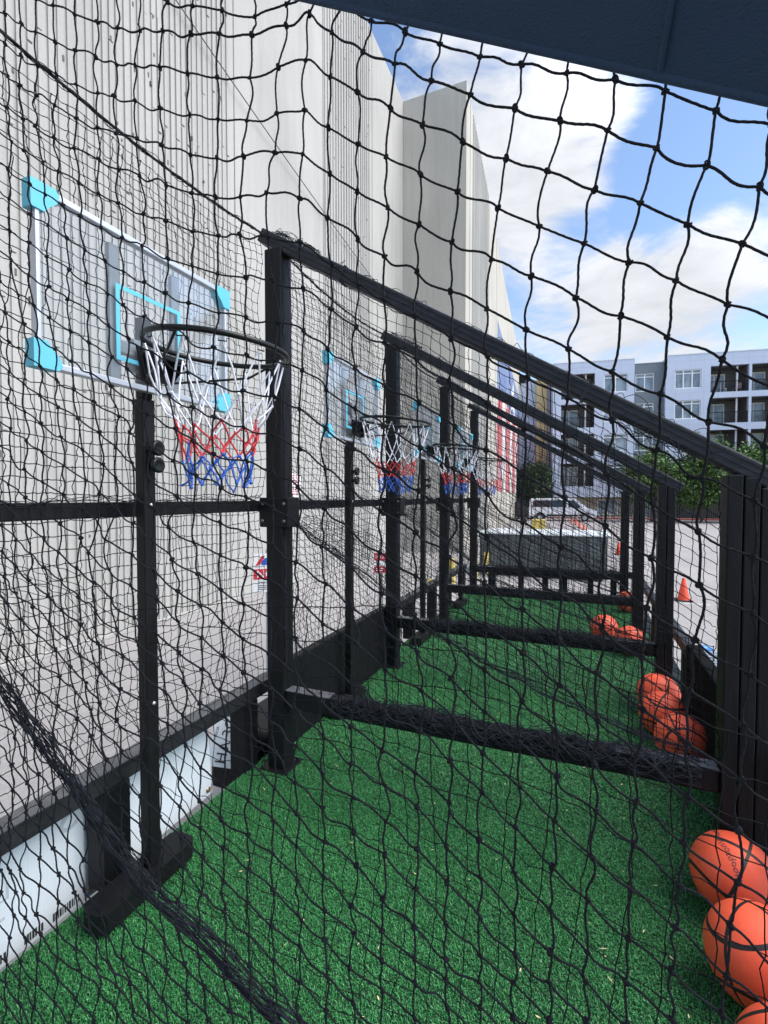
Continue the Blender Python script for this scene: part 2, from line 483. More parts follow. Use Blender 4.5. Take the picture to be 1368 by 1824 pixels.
M['siding_grey'] = panelled('grey_lap_siding', (0.165, 0.20, 0.225), 400.0, 0.2, 0.016, 0.6)
M['siding_brown'] = panelled('brown_lap_siding', (0.12, 0.11, 0.108), 400.0, 0.2, 0.016, 0.6)
M['beige'] = panelled('beige_stone', (0.40, 0.34, 0.24), 0.8, 0.4, 0.012, 0.8)
M['yellow_wall'] = panelled('ochre_stucco', (0.60, 0.47, 0.24), 2.4, 3.05, 0.012, 0.85)
m, t, b = node_mat('window_glass')
o = objc(t)
c = ramp(t, noise(t, mapped(t, o, (0.7, 0.7, 0.4)), 1.2, 3), [(0.35, (0.07, 0.10, 0.13)), (0.65, (0.28, 0.35, 0.40))])  # reflections painted into the glass as pale blue patches
t.links.new(c, b.inputs['Base Color']); b.inputs['Roughness'].default_value = 0.12; b.inputs['Specular IOR Level'].default_value = 0.8
M['window'] = m
# painted flag mural: stripes and a blue field belong to the paint
m, t, b = node_mat('flag_mural_paint')
o = objc(t)
s = t.nodes.new('ShaderNodeSeparateXYZ'); t.links.new(o, s.inputs[0])
wob = mth(t, 'MULTIPLY', mth(t, 'SUBTRACT', noise(t, o, 0.25, 4), 0.5), 3.0)
st = mth(t, 'GREATER_THAN', mth(t, 'FRACT', mth(t, 'DIVIDE', mth(t, 'ADD', s.outputs[0], mth(t, 'MULTIPLY', wob, 0.6)), 7.1)), 0.5)
red = ramp(t, noise(t, mapped(t, o, (1, 1, 0.3)), 1.0, 5), [(0.3, (0.40, 0.085, 0.095)), (0.7, (0.55, 0.14, 0.16))])
cc = mixc(t, st, red, (0.62, 0.60, 0.58))
blue = ramp(t, noise(t, mapped(t, o, (0.5, 1, 0.25)), 1.1, 5), [(0.35, (0.07, 0.12, 0.28)), (0.65, (0.22, 0.28, 0.43))])
isb = mth(t, 'GREATER_THAN', mth(t, 'ADD', s.outputs[2], mth(t, 'MULTIPLY', wob, 0.5)), mth(t, 'ADD', 5.9, mth(t, 'MULTIPLY', s.outputs[0], 0.08)))
cc = mixc(t, isb, cc, blue)
wear = ramp(t, noise(t, o, 3.0, 6, 0.75), [(0.35, (0.7, 0.7, 0.7)), (0.6, (1.05, 1.05, 1.05))])
cc = mixc(t, 0.8, cc, wear, 'MULTIPLY')
t.links.new(cc, b.inputs['Base Color']); b.inputs['Roughness'].default_value = 0.85
M['mural'] = m
def leaf(name, a, c_):
    m, t, b = node_mat(name)
    gi = t.nodes.new('ShaderNodeNewGeometry')
    c = ramp(t, gi.outputs['Random Per Island'], [(0.0, a), (1.0, c_)])
    t.links.new(c, b.inputs['Base Color']); b.inputs['Roughness'].default_value = 0.55
    return m
M['leaf'] = leaf('leaf_green', (0.030, 0.075, 0.016), (0.12, 0.22, 0.05))
M['leaf_dark'] = leaf('leaf_dark_green', (0.014, 0.036, 0.012), (0.05, 0.095, 0.03))

# ------------------------------------------------------------------ the place: lot, kerb, painted lines
LOT = -0.80
b_ = MB(); b_.add([(-260, -120, LOT), (260, -120, LOT), (260, 420, LOT), (-260, 420, LOT)], [[0, 1, 2, 3]])
tag(b_.build('parking_lot', M['asphalt']), kind='structure')
b_ = MB(); b_.box(-3.0, 40, 51.6, 51.85, LOT, LOT + 0.15, bevel=0.02)
M['kerb_red'] = mat('red_kerb_paint', (0.45, 0.10, 0.09), 0.7, var=0.25, scale=3)
tag(b_.build('kerb', M['kerb_red']), kind='structure')
b_ = MB(); b_.box(-3.0, 40, 51.86, 53.6, LOT, LOT + 0.145)
M['pavement'] = mat('pavement_concrete', (0.36, 0.35, 0.33), 0.9, var=0.15, scale=3, bump=0.2, bscale=40)
tag(b_.build('pavement', M['pavement']), kind='structure')
M['line'] = mat('worn_white_line', (0.42, 0.42, 0.42), 0.8, var=0.35, scale=14)
b_ = MB()
for (x0, x1, y, wd) in [(1.9, 2.35, 10.9, 0.1), (1.3, 6.0, 7.3, 0.1), (3.2, 9.0, 13.6, 0.1), (4.5, 12.0, 17.5, 0.1), (5.0, 15.0, 24.0, 0.1), (-2.5, 1.2, 26.0, 0.12)]:
    z = LOT + 0.004
    b_.add([(x0, y, z), (x1, y + (x1 - x0) * 0.02, z), (x1, y + wd + (x1 - x0) * 0.02, z), (x0, y + wd, z)], [[0, 1, 2, 3]])
tag(b_.build('painted_lines', M['line']), kind='structure')

# ------------------------------------------------------------------ concrete building on the left
WX = -6.5; ZT = 16.53
bld = thing('concrete_building', 'huge pale concrete building with ribbed panels and a painted flag, along the left side', 'building', (WX, 0, LOT))
def bb(name, builder, m): return builder.build(name, m, bld)
zt = ZT - LOT
q = MB()
q.box(-14, 0, -14, 17.62, 0, zt, bevel=0.0)
bb('wall', q, M['concrete'])
# ribbed bands: vertical fins cast on the panels
def ribs(y0, y1, pitch, depth, seed, z0=0.0, z1=None):
    q = MB(); rr = np.random.default_rng(seed)
    z1 = zt - 0.05 if z1 is None else z1
    y = y0
    while y < y1:
        wd = pitch * rr.uniform(0.42, 0.62)
        # fins are hammered: broken into lengths with small chips
        z = z0
        while z < z1:
            ln = rr.uniform(1.2, 4.5); ze = min(z1, z + ln)
            d = depth * rr.uniform(0.75, 1.1)
            yo = rr.uniform(-.004, .004)
            q.box(0.0, d, y + yo, y + wd + yo, z, ze - rr.uniform(0.0, 0.04))
            z = ze
        y += pitch * rr.uniform(0.92, 1.08)
    return q
M['tie_mark'] = mat('form_tie_mark', (0.13, 0.12, 0.11), 0.9, var=0.3)
rr = np.random.default_rng(9)
for (ya, yb, pt, dp, sd_, nt2) in ((3.2, 7.75, 0.125, 0.028, 3, 110), (11.5, 14.55, 0.16, 0.030, 4, 40)):
    q = ribs(ya, yb, pt, dp, sd_)
    for k in range(nt2):      # small form-tie marks cast into the ribs
        y = rr.uniform(ya + .1, yb - .1); z = rr.uniform(0.8, 15); a = rr.uniform(0.03, 0.09)
        q.box(0.0, 0.034, y, y + 0.022, z, z + a, 1)
    bb('ribs', q, [M['concrete_rib'], M['tie_mark']])
# panel joints
q = MB()
for y in (3.05, 7.85, 11.42, 14.65):
    q.box(0.0, 0.006, y, y + 0.025, 0, zt - 0.02)
M['joint'] = mat('dark_joint', (0.16, 0.155, 0.15), 0.9, var=0.2)
bb('panel_joints', q, M['joint'])
q = MB(); q.box(0.0, 0.04, -14, 17.6, 0, 0.07, bevel=0.01)
bb('plinth', q, M['concrete_rib'])
# the turned wing that stands forward, running away to the far corner
P1 = Vector((-4.04 - WX, 17.65, 0)); P2 = Vector((0.0, 55.3, 0))
wing = MB()
Mw = Matrix.Identity(4)
wing.prism([(P1.x, P1.y), (P2.x, P2.y), (-14, 55.3), (-14, 17.64), (0.0, 17.64)], zt, Mw)
bb('wing_wall', wing, M['concrete_warm'])
A2 = (P2 - P1).normalized(); Nw = Vector((A2.y, -A2.x, 0))
Mwing = basis(tuple(P1 + Nw * 0.0), tuple(A2), (0, 0, 1))     # local x along the wing, y up, z outward
rib2 = MB(); rr = np.random.default_rng(12)
for (s0, s1, pitch) in [(1.6, 7.0, 0.22)]:
    s = s0
    while s < s1:
        rib2.box(s, s + pitch * rr.uniform(.4, .6), 0.0, zt - 0.05, 0.0, 0.03, M=Mwing)
        s += pitch
bb('ribs', rib2, M['concrete_rib'])
q = MB()
for s in (0.9, 7.4, 11.2):
    q.box(s, s + 0.04, 0, zt - 0.02, 0.0, 0.008, M=Mwing)
bb('panel_joints', q, M['joint'])
q = MB(); q.add([(12.2, 2.5, 0.012), (37.6, 2.5, 0.012), (37.6, 15.6, 0.012), (12.2, 15.6, 0.012)], [[0, 1, 2, 3]])
mur = MB(); 
# the mural is its own flat sheet; its local axes carry the stripes (x along wall, z up)
mo = MB(); mo.box(0, 25.4, 0.0, 0.01, 0, 10.4)
mural = mo.build('flag_mural', M['mural'], bld)
ex, ez = A2, Vector((0, 0, 1)); ey = ez.cross(ex)
mm = Matrix(((ex.x, ey.x, ez.x, 0), (ex.y, ey.y, ez.y, 0), (ex.z, ey.z, ez.z, 0), (0, 0, 0, 1)))
pos = P1 + A2 * 12.2 + Nw * 0.012 + Vector((0, 0, 2.5))
mm.translation = pos
mural.matrix_local = mm
star = MB(); pts = []
for k in range(10):
    r_ = 2.1 if k % 2 == 0 else 0.85
    pts.append((14.5 + 2.2 * r_ * math.cos(math.pi / 2 + k * math.pi / 5), 8.3 + r_ * .8 * math.sin(math.pi / 2 + k * math.pi / 5)))
star.prism(pts, 0.006, Matrix(((1, 0, 0, 0), (0, 0, -1, -0.002), (0, 1, 0, 0), (0, 0, 0, 1))))
so = star.build('star', M['white_paint'], mural)
lam = MB(); lam.box(36.3, 36.9, 14.6, 15.4, 0.02, 0.7, M=Mwing, bevel=0.03)
bb('wall_lamp', lam, M['steel'])
# slack cable across the wall panels
cb = MB()
P = []
a, e = np.array([-6.40, 5.6, 9.80]), np.array([-6.40, 15.6, 8.35])
for k in range(40):
    t_ = k / 39.0; p_ = a * (1 - t_) + e * t_; p_[2] += -0.10 * 4 * t_ * (1 - t_); P.append(p_)
cb.tube(P, 0.011, 6)
M['cable'] = mat('brown_cable', (0.12, 0.105, 0.085), 0.7, var=0.3, scale=20)
tag(cb.build('wall_cable', M['cable']), 'thin brown cable slanting across the upper concrete wall', 'cable')

# ------------------------------------------------------------------ apartment block across the lot
FAC = (7.78, 54.1, 0.0); FRZ = math.atan2(0.142, 0.99)
apt = thing('apartment_building', 'white and slate four-storey apartment block with balconies across the parking lot', 'building', FAC, FRZ)
def ap(name, builder, m, parent=None): return builder.build(name, m, parent or apt)
def facade(s0, s1, z0, z1, y0, depth, holes, q=None, mat=0):
    """wall slab with rectangular openings, built as a grid of blocks"""
    q = q or MB()
    S = sorted({s0, s1, *[h[0] for h in holes], *[h[1] for h in holes]})
    Z = sorted({z0, z1, *[h[2] for h in holes], *[h[3] for h in holes]})
    for i in range(len(S) - 1):
        for j in range(len(Z) - 1):
            cs, cz = (S[i] + S[i + 1]) / 2, (Z[j] + Z[j + 1]) / 2
            if any(h[0] < cs < h[1] and h[2] < cz < h[3] for h in holes): continue
            q.box(S[i], S[i + 1], y0, y0 + depth, Z[j], Z[j + 1], mat)
    return q
def window(s0, s1, z0, z1, y, lights=(0.5,), transom=False):
    f = MB(); e = 0.09
    f.box(s0, s1, y - 0.03, y + 0.06, z0, z0 + e); f.box(s0, s1, y - 0.03, y + 0.06, z1 - e, z1)
    f.box(s0, s0 + e, y - 0.028, y + 0.06, z0 + e, z1 - e); f.box(s1 - e, s1, y - 0.028, y + 0.06, z0 + e, z1 - e)
    for l in lights:
        c = s0 + (s1 - s0) * l
        f.box(c - 0.05, c + 0.05, y - 0.024, y + 0.06, z0 + e, z1 - e)
    if transom:
        f.box(s0 + e, s1 - e, y - 0.02, y + 0.05, z1 - 0.40, z1 - 0.32)
    fo = ap('window', f, M['white_paint'])
    g = MB(); g.box(s0 + 0.02, s1 - 0.02, y + 0.062, y + 0.09, z0 + 0.02, z1 - 0.02)
    ap('pane', g, M['window'], fo)
FL = [(11.90, 13.72), (8.95, 10.77), (6.0, 7.72), (3.05, 4.72)]
BL = [(11.40, 13.92), (8.45, 10.86), (5.50, 7.80), (2.45, 4.80)]
holesL = [(-9.9, -6.7, a, c) for a, c in BL] + [(-5.85, -3.65, a, c) for a, c in FL]
ap('wall', facade(-10.7, -3.04, 1.35, 15.1, 0.0, 0.35, holesL), M['panel_white'])
holesG = [(-2.83, -1.12, a, c) for a, c in FL]
ap('wall', facade(-3.04, -0.26, -0.8, 14.72, 0.55, 0.35, holesG), M['siding_grey'])
holesR = [(0.55, 2.83, a, c) for a, c in FL[:3]] + [(0.4, 31.6, -0.79, 1.95)]
for k in range(8):
    s = 3.62 + k * 3.42
    holesR += [(s, s + 3.2, a, c) for a, c in BL[:3]]
    if k >= 3: pass
ap('wall', facade(-0.26, 32.0, -0.8, 15.17, 0.0, 0.35, holesR), M['panel_white'])
q = MB(); q.box(-10.7, -3.04, 0.9, 1.2, -0.8, 1.349); ap('ground_floor', q, M['beige'])
q = MB(); q.box(-10.7, 32, 2.2, 14, -0.75, 14.3); ap('core', q, M['siding_brown'])
q = MB(); q.box(-10.72, -3.05, -0.04, 0.33, 15.101, 15.19); q.box(-3.03, -0.27, 0.5, 0.9, 14.721, 14.80); q.box(-0.25, 32, -0.04, 0.33, 15.171, 15.26)
ap('parapet_cap', q, M['white_paint'])
q = MB(); q.box(-10.7, -10.4, 0.36, 2.19, -0.8, 15.0); q.box(-3.35, -3.06, 0.36, 2.19, 1.35, 15.0); q.box(-0.24, 0.06, 0.36, 2.19, -0.8, 15.0)
ap('return_wall', q, M['panel_white'])
q = MB(); q.box(-14.0, -10.75, 3.0, 14, -0.8, 14.2)
ap('side_wing', q, M['panel_white'])
q = MB(); q.box(-12.2, -11.1, 2.6, 2.99, -0.8, 14.3)
ap('side_wing', q, M['yellow_wall'])
for a, c in FL:
    window(-5.85, -3.65, a, c, 0.12, (0.5,), True)
    window(-2.83, -1.12, a, c, 0.67, (0.5,), True)
for a, c in FL[:3]:
    window(0.55, 2.83, a, c, 0.12, (1 / 3, 2 / 3), True)
window(-6.2, -4.2, -0.5, 1.1, 0.82, (0.5,))
def balcony(s0, s1, z0, z1, seed):
    rr = np.random.default_rng(seed)
    q = MB(); q.box(s0, s1, 2.0, 2.19, z0, z1); q.box(s0, s1, 0.352, 1.999, z1, z1 + 0.06)
    q.box(s0 - 0.06, s0, 0.352, 1.999, z0, z1); q.box(s1, s1 + 0.06, 0.352, 1.999, z0, z1)
    bo = ap('balcony', q, M['siding_brown'])
    d = MB(); d.box(s0 + 0.15, s0 + 1.85, 1.95, 1.999, z0, z0 + 2.05)
    d.box(s0 + 0.95, s0 + 1.05, 1.93, 1.949, z0, z0 + 2.05); d.box(s0 + 0.10, s0 + 0.149, 1.93, 1.99, z0, z0 + 2.1); d.box(s0 + 1.851, s0 + 1.93, 1.93, 1.99, z0, z0 + 2.1); d.box(s0 + 0.10, s0 + 1.93, 1.93, 1.99, z0 + 2.051, z0 + 2.12)
    ob = MB()
    g = MB(); g.box(s0 + 0.18, s0 + 0.93, 1.92, 1.945, z0 + 0.05, z0 + 2.0); g.box(s0 + 1.07, s0 + 1.82, 1.92, 1.945, z0 + 0.05, z0 + 2.0)
    ap('balcony_door', d, M['white_paint'], bo); ap('pane', g, M['window'], bo)
    r_ = MB()
    for zz in np.linspace(z0 + 0.15, z0 + 0.98, 7):
        r_.box(s0, s1, 0.10, 0.125, zz, zz + 0.02)
    r_.box(s0, s1, 0.08, 0.14, z0 + 1.02, z0 + 1.07)
    for ss in np.linspace(s0 + 0.03, s1 - 0.07, 4):
        r_.box(ss, ss + 0.04, 0.126, 0.16, z0, z0 + 1.02)
    ap('railing', r_, M['steel'], bo)
    p_ = MB(); p_.box(s1 - 0.85, s1 - 0.72, 0.5, 0.63, z0, z1)
    ap('post', p_, M['white_paint'], bo)
k = 0
for (a, c) in BL:
    balcony(-9.9, -6.7, a, c, k); k += 1
for i in range(8):
    s = 3.62 + i * 3.42
    for a, c in BL[:3]:
        balcony(s, s + 3.2, a, c, k); k += 1
# chairs and a small table on the top balcony
def patio_chair(x, y, rz, label, m):
    c, s = math.cos(FRZ), math.sin(FRZ)
    wx, wy = FAC[0] + c * x - s * y, FAC[1] + s * x + c * y
    t = thing('patio_chair', label, 'chair', (wx, wy, BL[0][0]), FRZ + rz, 'chairs on the top balcony')
    q = MB(); q.box(-.25, .25, -.25, .25, .40, .44, bevel=.01); q.build('seat', m, t)
    q = MB(); q.box(-.25, .25, .22, .26, .46, .95, bevel=.01); q.build('backrest', m, t)
    for sx in (-1, 1):
        for sy in (-1, 1):
            q = MB(); q.box(sx * .23 - .02, sx * .23 + .02, sy * .22 - .02, sy * .22 + .02, 0, .399); q.build('leg', m, t)
patio_chair(5.0, 0.8, R(70), 'white patio chair on the top floor balcony, the left one', M['white_paint'])
M['pinkish'] = mat('salmon_plastic', (0.55, 0.36, 0.32), 0.6, var=0.05)
patio_chair(6.15, 0.8, R(-60), 'salmon patio chair on the top floor balcony, the right one', M['pinkish'])

# ------------------------------------------------------------------ trees
def tree(name, label, x, y, h, rad, trunk_h, m, seed, nleaf, group=None, leaf=0.16):
    rr = np.random.default_rng(seed)
    t = thing(name, label, 'tree', (x, y, LOT), 0, group)
    q = MB()
    def limb(a, b2, r0, r1, n=7):
        a, b2 = np.array(a, float), np.array(b2, float)
        P = [a + (b2 - a) * u + rr.normal(0, 0.04, 3) * np.linalg.norm(b2 - a) * 0.6 * (0 < u < 1) for u in np.linspace(0, 1, n)]
        q.tube(P, np.linspace(r0, r1, n), 7, ref=(1, 0.3, 0.1))
        return P
    top = (rr.normal(0, .15), rr.normal(0, .15), trunk_h)
    limb((0, 0, 0), top, 0.13, 0.09)
    clumps = []
    for k in range(9):
        az = k * 2.4 + rr.uniform(-.4, .4); rr_ = rad * rr.uniform(0.35, 0.85)
        zz = trunk_h + (h - trunk_h) * rr.uniform(0.15, 0.9)
        e = (rr_ * math.cos(az), rr_ * math.sin(az), zz)
        P = limb(top, e, 0.06, 0.015)
        clumps += [P[4], P[5], P[6]]
    q.build('trunk', M['bark'], t)
    # crown: many small leaves gathered in uneven clumps through the volume
    C = []
    for k in range(70):
        d = rr.normal(size=3); d /= np.linalg.norm(d)
        u = rr.uniform(0.25, 1.0) ** 0.6
        C.append([d[0] * rad * u, d[1] * rad * u, trunk_h + (h - trunk_h) * (0.5 + 0.5 * d[2] * u)])
    C = np.array(C + [list(c_) for c_ in clumps])
    idx = rr.integers(0, len(C), nleaf)
    sz = rr.uniform(0.18, 0.42, len(C)) * rad / 2.2
    p = C[idx] + rr.normal(size=(nleaf, 3)) * sz[idx][:, None]
    p[:, 2] = np.maximum(p[:, 2], trunk_h * 0.55 + rr.uniform(0, .5, nleaf))
    a = rr.normal(size=(nleaf, 3)); a /= np.linalg.norm(a, axis=1)[:, None]
    c_ = rr.normal(size=(nleaf, 3)); c_ -= (c_ * a).sum(1)[:, None] * a; c_ /= np.linalg.norm(c_, axis=1)[:, None]
    L_ = leaf * rr.uniform(0.6, 1.3, nleaf)[:, None]
    v = np.stack([p - a * L_, p + c_ * L_ * 0.45, p + a * L_, p - c_ * L_ * 0.45], 1).reshape(-1, 3)
    f = np.arange(nleaf * 4).reshape(-1, 4)
    q = MB(); q.add(v, f); q.build('crown', m, t)
    return t
G = 'trees in front of the apartment block'
tree('leafy_tree', 'small bushy green tree beside the slate part of the apartment block', 5.6, 46.5, 6.2, 2.2, 1.4, M['leaf'], 1, 9000, G)
tree('leafy_tree', 'wide bright green tree in front of the white apartment windows', 9.4, 47.5, 6.7, 2.7, 1.4, M['leaf'], 2, 12000, G)
tree('leafy_tree', 'bushy green tree right of the wide one, beside the thick right post', 13.0, 48.0, 6.4, 2.6, 1.4, M['leaf'], 3, 11000, G)
tree('leafy_tree', 'tall green tree at the far right edge reaching the second balcony row', 17.6, 48.4, 9.6, 2.6, 2.2, M['leaf'], 4, 11000, G)
tree('dark_tree', 'dark green round tree behind the white van', -4.7, 52.2, 5.6, 2.0, 1.3, M['leaf_dark'], 5, 11000)
# ------------------------------------------------------------------ low metal fence and hedge by the block
fz = thing('metal_fence', 'dark slim metal fence below the trees at the foot of the apartment block', 'fence', (0, 52.2, LOT))
q = MB()
for k in range(120):
    x = 6 + k * 0.16
    q.box(x, x + 0.022, -0.011, 0.011, 0.08, 1.75)
q.build('picket_panel', M['steel'], fz)
q = MB(); q.box(6, 25, -0.02, 0.02, 0.15, 0.19); q.box(6, 25, -0.02, 0.02, 1.6, 1.64); q.build('rail', M['steel'], fz)
for x in np.arange(6, 25.1, 2.4):
    q = MB(); q.box(x - 0.03, x + 0.03, -0.05, -0.0125, 0, 1.85); q.build('post', M['steel'], fz)

# ------------------------------------------------------------------ van and the dark car behind it
def wheel(parent, x, y, r=0.33, side=-1):
    q = MB(); q.lathe([(0.19, -0.1), (r - 0.03, -0.11), (r, -0.07), (r, 0.07), (r - 0.03, 0.11), (0.19, 0.1)], (0, 0, 0), 24, M=Matrix.Rotation(R(90), 4, 'X'))
    o = q.build('wheel', M['tyre'], parent, (x, y, r))
    q = MB(); q.lathe([(0.0, 0.06), (0.06, 0.07), (0.17, 0.05), (0.205, 0.09), (0.205, 0.0), (0, 0)], (0, 0, 0), 20, M=Matrix.Rotation(R(90 if side < 0 else -90), 4, 'X'))
    q.build('hubcap', M['alu'], o)
van = thing('white_van', 'white passenger van with dark side windows parked across the far end of the lot', 'van', (-1.55, 46.2, LOT), 0)
prof = [(-2.85, 0.42), (-2.88, 0.9), (-2.80, 1.85), (-2.66, 2.03), (0.75, 2.05), (1.15, 1.98), (2.02, 1.20), (2.55, 1.06), (2.83, 0.86), (2.88, 0.55), (2.82, 0.38), (2.4, 0.36), (2.33, 0.58), (2.12, 0.74), (1.86, 0.78), (1.6, 0.74), (1.4, 0.58), (1.33, 0.36), (-1.35, 0.36), (-1.42, 0.58), (-1.62, 0.74), (-1.88, 0.78), (-2.14, 0.74), (-2.34, 0.58), (-2.41, 0.40)]
def side_mass(prof, half, taper_z=1.0, inset=0.12):
    """body: side outline swept across the width, leaning in above the belt line"""
    bm = bmesh.new()
    rings = []
    for (yy, k) in ((-half, 0), (-half + 0.05, 1), (half - 0.05, 1), (half, 0)):
        ring = []
        for (x, z) in prof:
            lean = max(0, z - taper_z) * inset
            y = yy + (lean if yy < 0 else -lean)
            cx, cz = 0.0, 0.95
            sc = 1.0 if k else 0.985
            ring.append(bm.verts.new((cx + (x - cx) * sc, y, cz + (z - cz) * sc)))
        rings.append(ring)
    n = len(prof)
    for a, b2 in zip(rings[:-1], rings[1:]):
        for i in range(n):
            bm.faces.new((a[i], a[(i + 1) % n], b2[(i + 1) % n], b2[i]))
    bm.faces.new(rings[0]); bm.faces.new(list(reversed(rings[-1])))
    bmesh.ops.triangulate(bm, faces=[f for f in bm.faces if len(f.verts) > 4])
    bmesh.ops.recalc_face_normals(bm, faces=bm.faces)
    return bm
q = MB(); q.bm(side_mass(prof, 0.98)); q.build('body', M['van_white'], van)
def side_poly(pts, y, th, lean_z=1.0, inset=0.12):
    q = MB(); bm = bmesh.new()
    for sgn in (-1,):
        a = [bm.verts.new((x, -(y - max(0, z - lean_z) * inset) , z)) for x, z in pts]
        b2 = [bm.verts.new((x, -(y - max(0, z - lean_z) * inset) + th, z)) for x, z in pts]
        bm.faces.new(a); bm.faces.new(list(reversed(b2)))
        for i in range(len(a)):
            bm.faces.new((a[i], b2[i], b2[(i + 1) % len(a)], a[(i + 1) % len(a)]))
    bmesh.ops.recalc_face_normals(bm, faces=bm.faces)
    q.bm(bm); return q
side_poly([(-2.55, 1.25), (-2.5, 1.85), (0.35, 1.87), (0.35, 1.25)], 0.985, 0.05).build('side_window', M['glass_dark'], van)
side_poly([(0.50, 1.22), (0.50, 1.86), (0.95, 1.86), (1.62, 1.22)], 0.985, 0.05).build('side_window', M['glass_dark'], van)
q = MB(); bm = bmesh.new()
vs_ = [bm.verts.new(c_) for c_ in ((1.19, -.80, 1.965), (1.19, .80, 1.965), (2.03, .86, 1.222), (2.03, -.86, 1.222))]
bm.faces.new(vs_); r_ = bmesh.ops.extrude_face_region(bm, geom=list(bm.faces))
bmesh.ops.translate(bm, vec=(0.02, 0, 0.02), verts=[g for g in r_['geom'] if isinstance(g, bmesh.types.BMVert)])
bmesh.ops.recalc_face_normals(bm, faces=bm.faces)
q.bm(bm); q.build('windscreen', M['window'], van)
for sy in (-1, 1):
    q = MB(); q.box(2.66, 2.90, sy * 0.78 - 0.12, sy * 0.78 + 0.12, 0.74, 0.96, bevel=0.03); q.build('headlight', M['alu'], van)
q = MB(); q.box(2.78, 2.93, -0.55, 0.55, 0.66, 0.86, bevel=0.02); q.build('grille', M['print_dark'], van)
q = MB(); q.box(2.70, 2.95, -0.95, 0.95, 0.38, 0.58, bevel=0.04); q.build('bumper', M['car_dark'], van)
q = MB(); q.box(-1.3, 1.3, -1.0, -0.97, 0.42, 0.60, bevel=0.01); q.build('side_moulding', M['car_dark'], van)
for x in (-1.88, 1.86):
    wheel(van, x, -0.86); wheel(van, x, 0.86, side=1)
car = thing('dark_car', 'dark car mostly hidden between the white van and the concrete wall', 'car', (-6.0, 49.0, LOT), 0)
cp = [(-2.2, 0.35), (-2.25, 0.9), (-2.1, 1.55), (-1.8, 1.72), (0.3, 1.72), (1.0, 1.15), (2.1, 0.95), (2.25, 0.6), (2.2, 0.32)]
q = MB(); q.bm(side_mass(cp, 0.92)); q.build('body', M['car_dark'], car)
side_poly([(-1.9, 1.1), (-1.75, 1.55), (0.2, 1.55), (0.75, 1.1)], 0.93, 0.05).build('side_window', M['glass_dark'], car)
for x in (-1.4, 1.4):
    wheel(car, x, -0.85); wheel(car, x, 0.85, side=1)

# ------------------------------------------------------------------ cones
def make_cone(label, loc, group):
    t = thing('traffic_cone', label, 'traffic cone', loc, 0, group)
    q = MB(); q.lathe([(0.115, 0.025), (0.108, 0.05), (0.028, 0.455), (0.022, 0.465), (0.0, 0.466)], sides=24); q.build('cone_body', M['orange'], t)
    q = MB(); q.box(-.15, .15, -.15, .15, 0, .027, bevel=.008); q.build('base', M['cone_base'], t)
    return t
GC = 'orange traffic cones on the lot'
cone = make_cone('nearest and largest orange cone, on the asphalt between the two right posts', (1.95, 11.25, LOT), GC)
dup(cone, (1.30, 19.46, LOT), 'orange cone standing just left of the farthest right post', 0.3, GC)
dup(cone, (1.62, 16.2, LOT), 'orange cone half hidden behind a right post, between the near and far cones', 0.9, GC)
far4 = [(-0.75, 43.5), (-0.35, 39.6), (-0.08, 35.6), (0.18, 31.8)]
lb = ['farthest orange cone of the row of four in front of the van', 'second farthest orange cone of the row in front of the van', 'third orange cone of the row in front of the van, next to nearest', 'nearest orange cone of the row of four in front of the van']
for (x, y), s in zip(far4, lb):
    dup(cone, (x, y, LOT), s, 0.5 * x, 'row of four cones before the van')

# ------------------------------------------------------------------ low steel bin, crate, bollards and signs
t = thing('steel_bin', 'long low grey-green steel bin with a pale top rim beyond the end of the court', 'bin', (-0.8, 13.9, LOT))
q = MB(); q.box(-1.75, 1.42, -0.9, 0.9, 0.08, 1.12, bevel=0.02)
for k in range(6):
    q.box(-1.6 + k * 0.52, -1.52 + k * 0.52, -0.95, -0.901, 0.1, 1.08, bevel=0.01)
q.build('body', M['bin'], t)
q = MB(); q.box(-1.82, 1.49, -0.98, 0.97, 1.121, 1.165, bevel=0.012); q.build('top_rim', M['plate'], t)
for x in (-1.4, 1.1):
    q = MB(); q.box(x - .08, x + .08, -.8, .8, 0, .079); q.build('skid', M['cone_base'], t)
t = thing('yellow_crate', 'pale yellow box on the far asphalt left of the row of cones', 'crate', (-2.5, 31.9, LOT), 0.2)
q = MB(); q.box(-.38, .38, -.3, .3, 0, .62, bevel=.03); q.build('body', M['yellow'], t)
q = MB(); q.box(-.41, .41, -.33, .33, .621, .70, bevel=.02); q.build('lid', M['yellow'], t)
bol = thing('yellow_bollard', 'yellow bollard seen between the far left posts, nearest of the group', 'bollard', (-2.49, 8.24, LOT), 0, 'yellow bollards past the court')
q = MB(); q.lathe([(0.072, 0), (0.072, 0.58), (0.06, 0.625), (0.0, 0.64)], sides=18); q.build('post', M['yellow'], bol)
q = MB(); q.lathe([(0.11, 0.0), (0.11, 0.015), (0.074, 0.02)], sides=18); q.build('base_flange', M['galv'], bol)
dup(bol, (-2.86, 11.2, LOT), 'yellow bollard with base behind the third left post')
dup(bol, (-2.45, 11.9, LOT), 'yellow bollard just right of the third left post')
dup(bol, (-2.35, 12.9, LOT), 'farthest yellow bollard, beside the fourth left post')

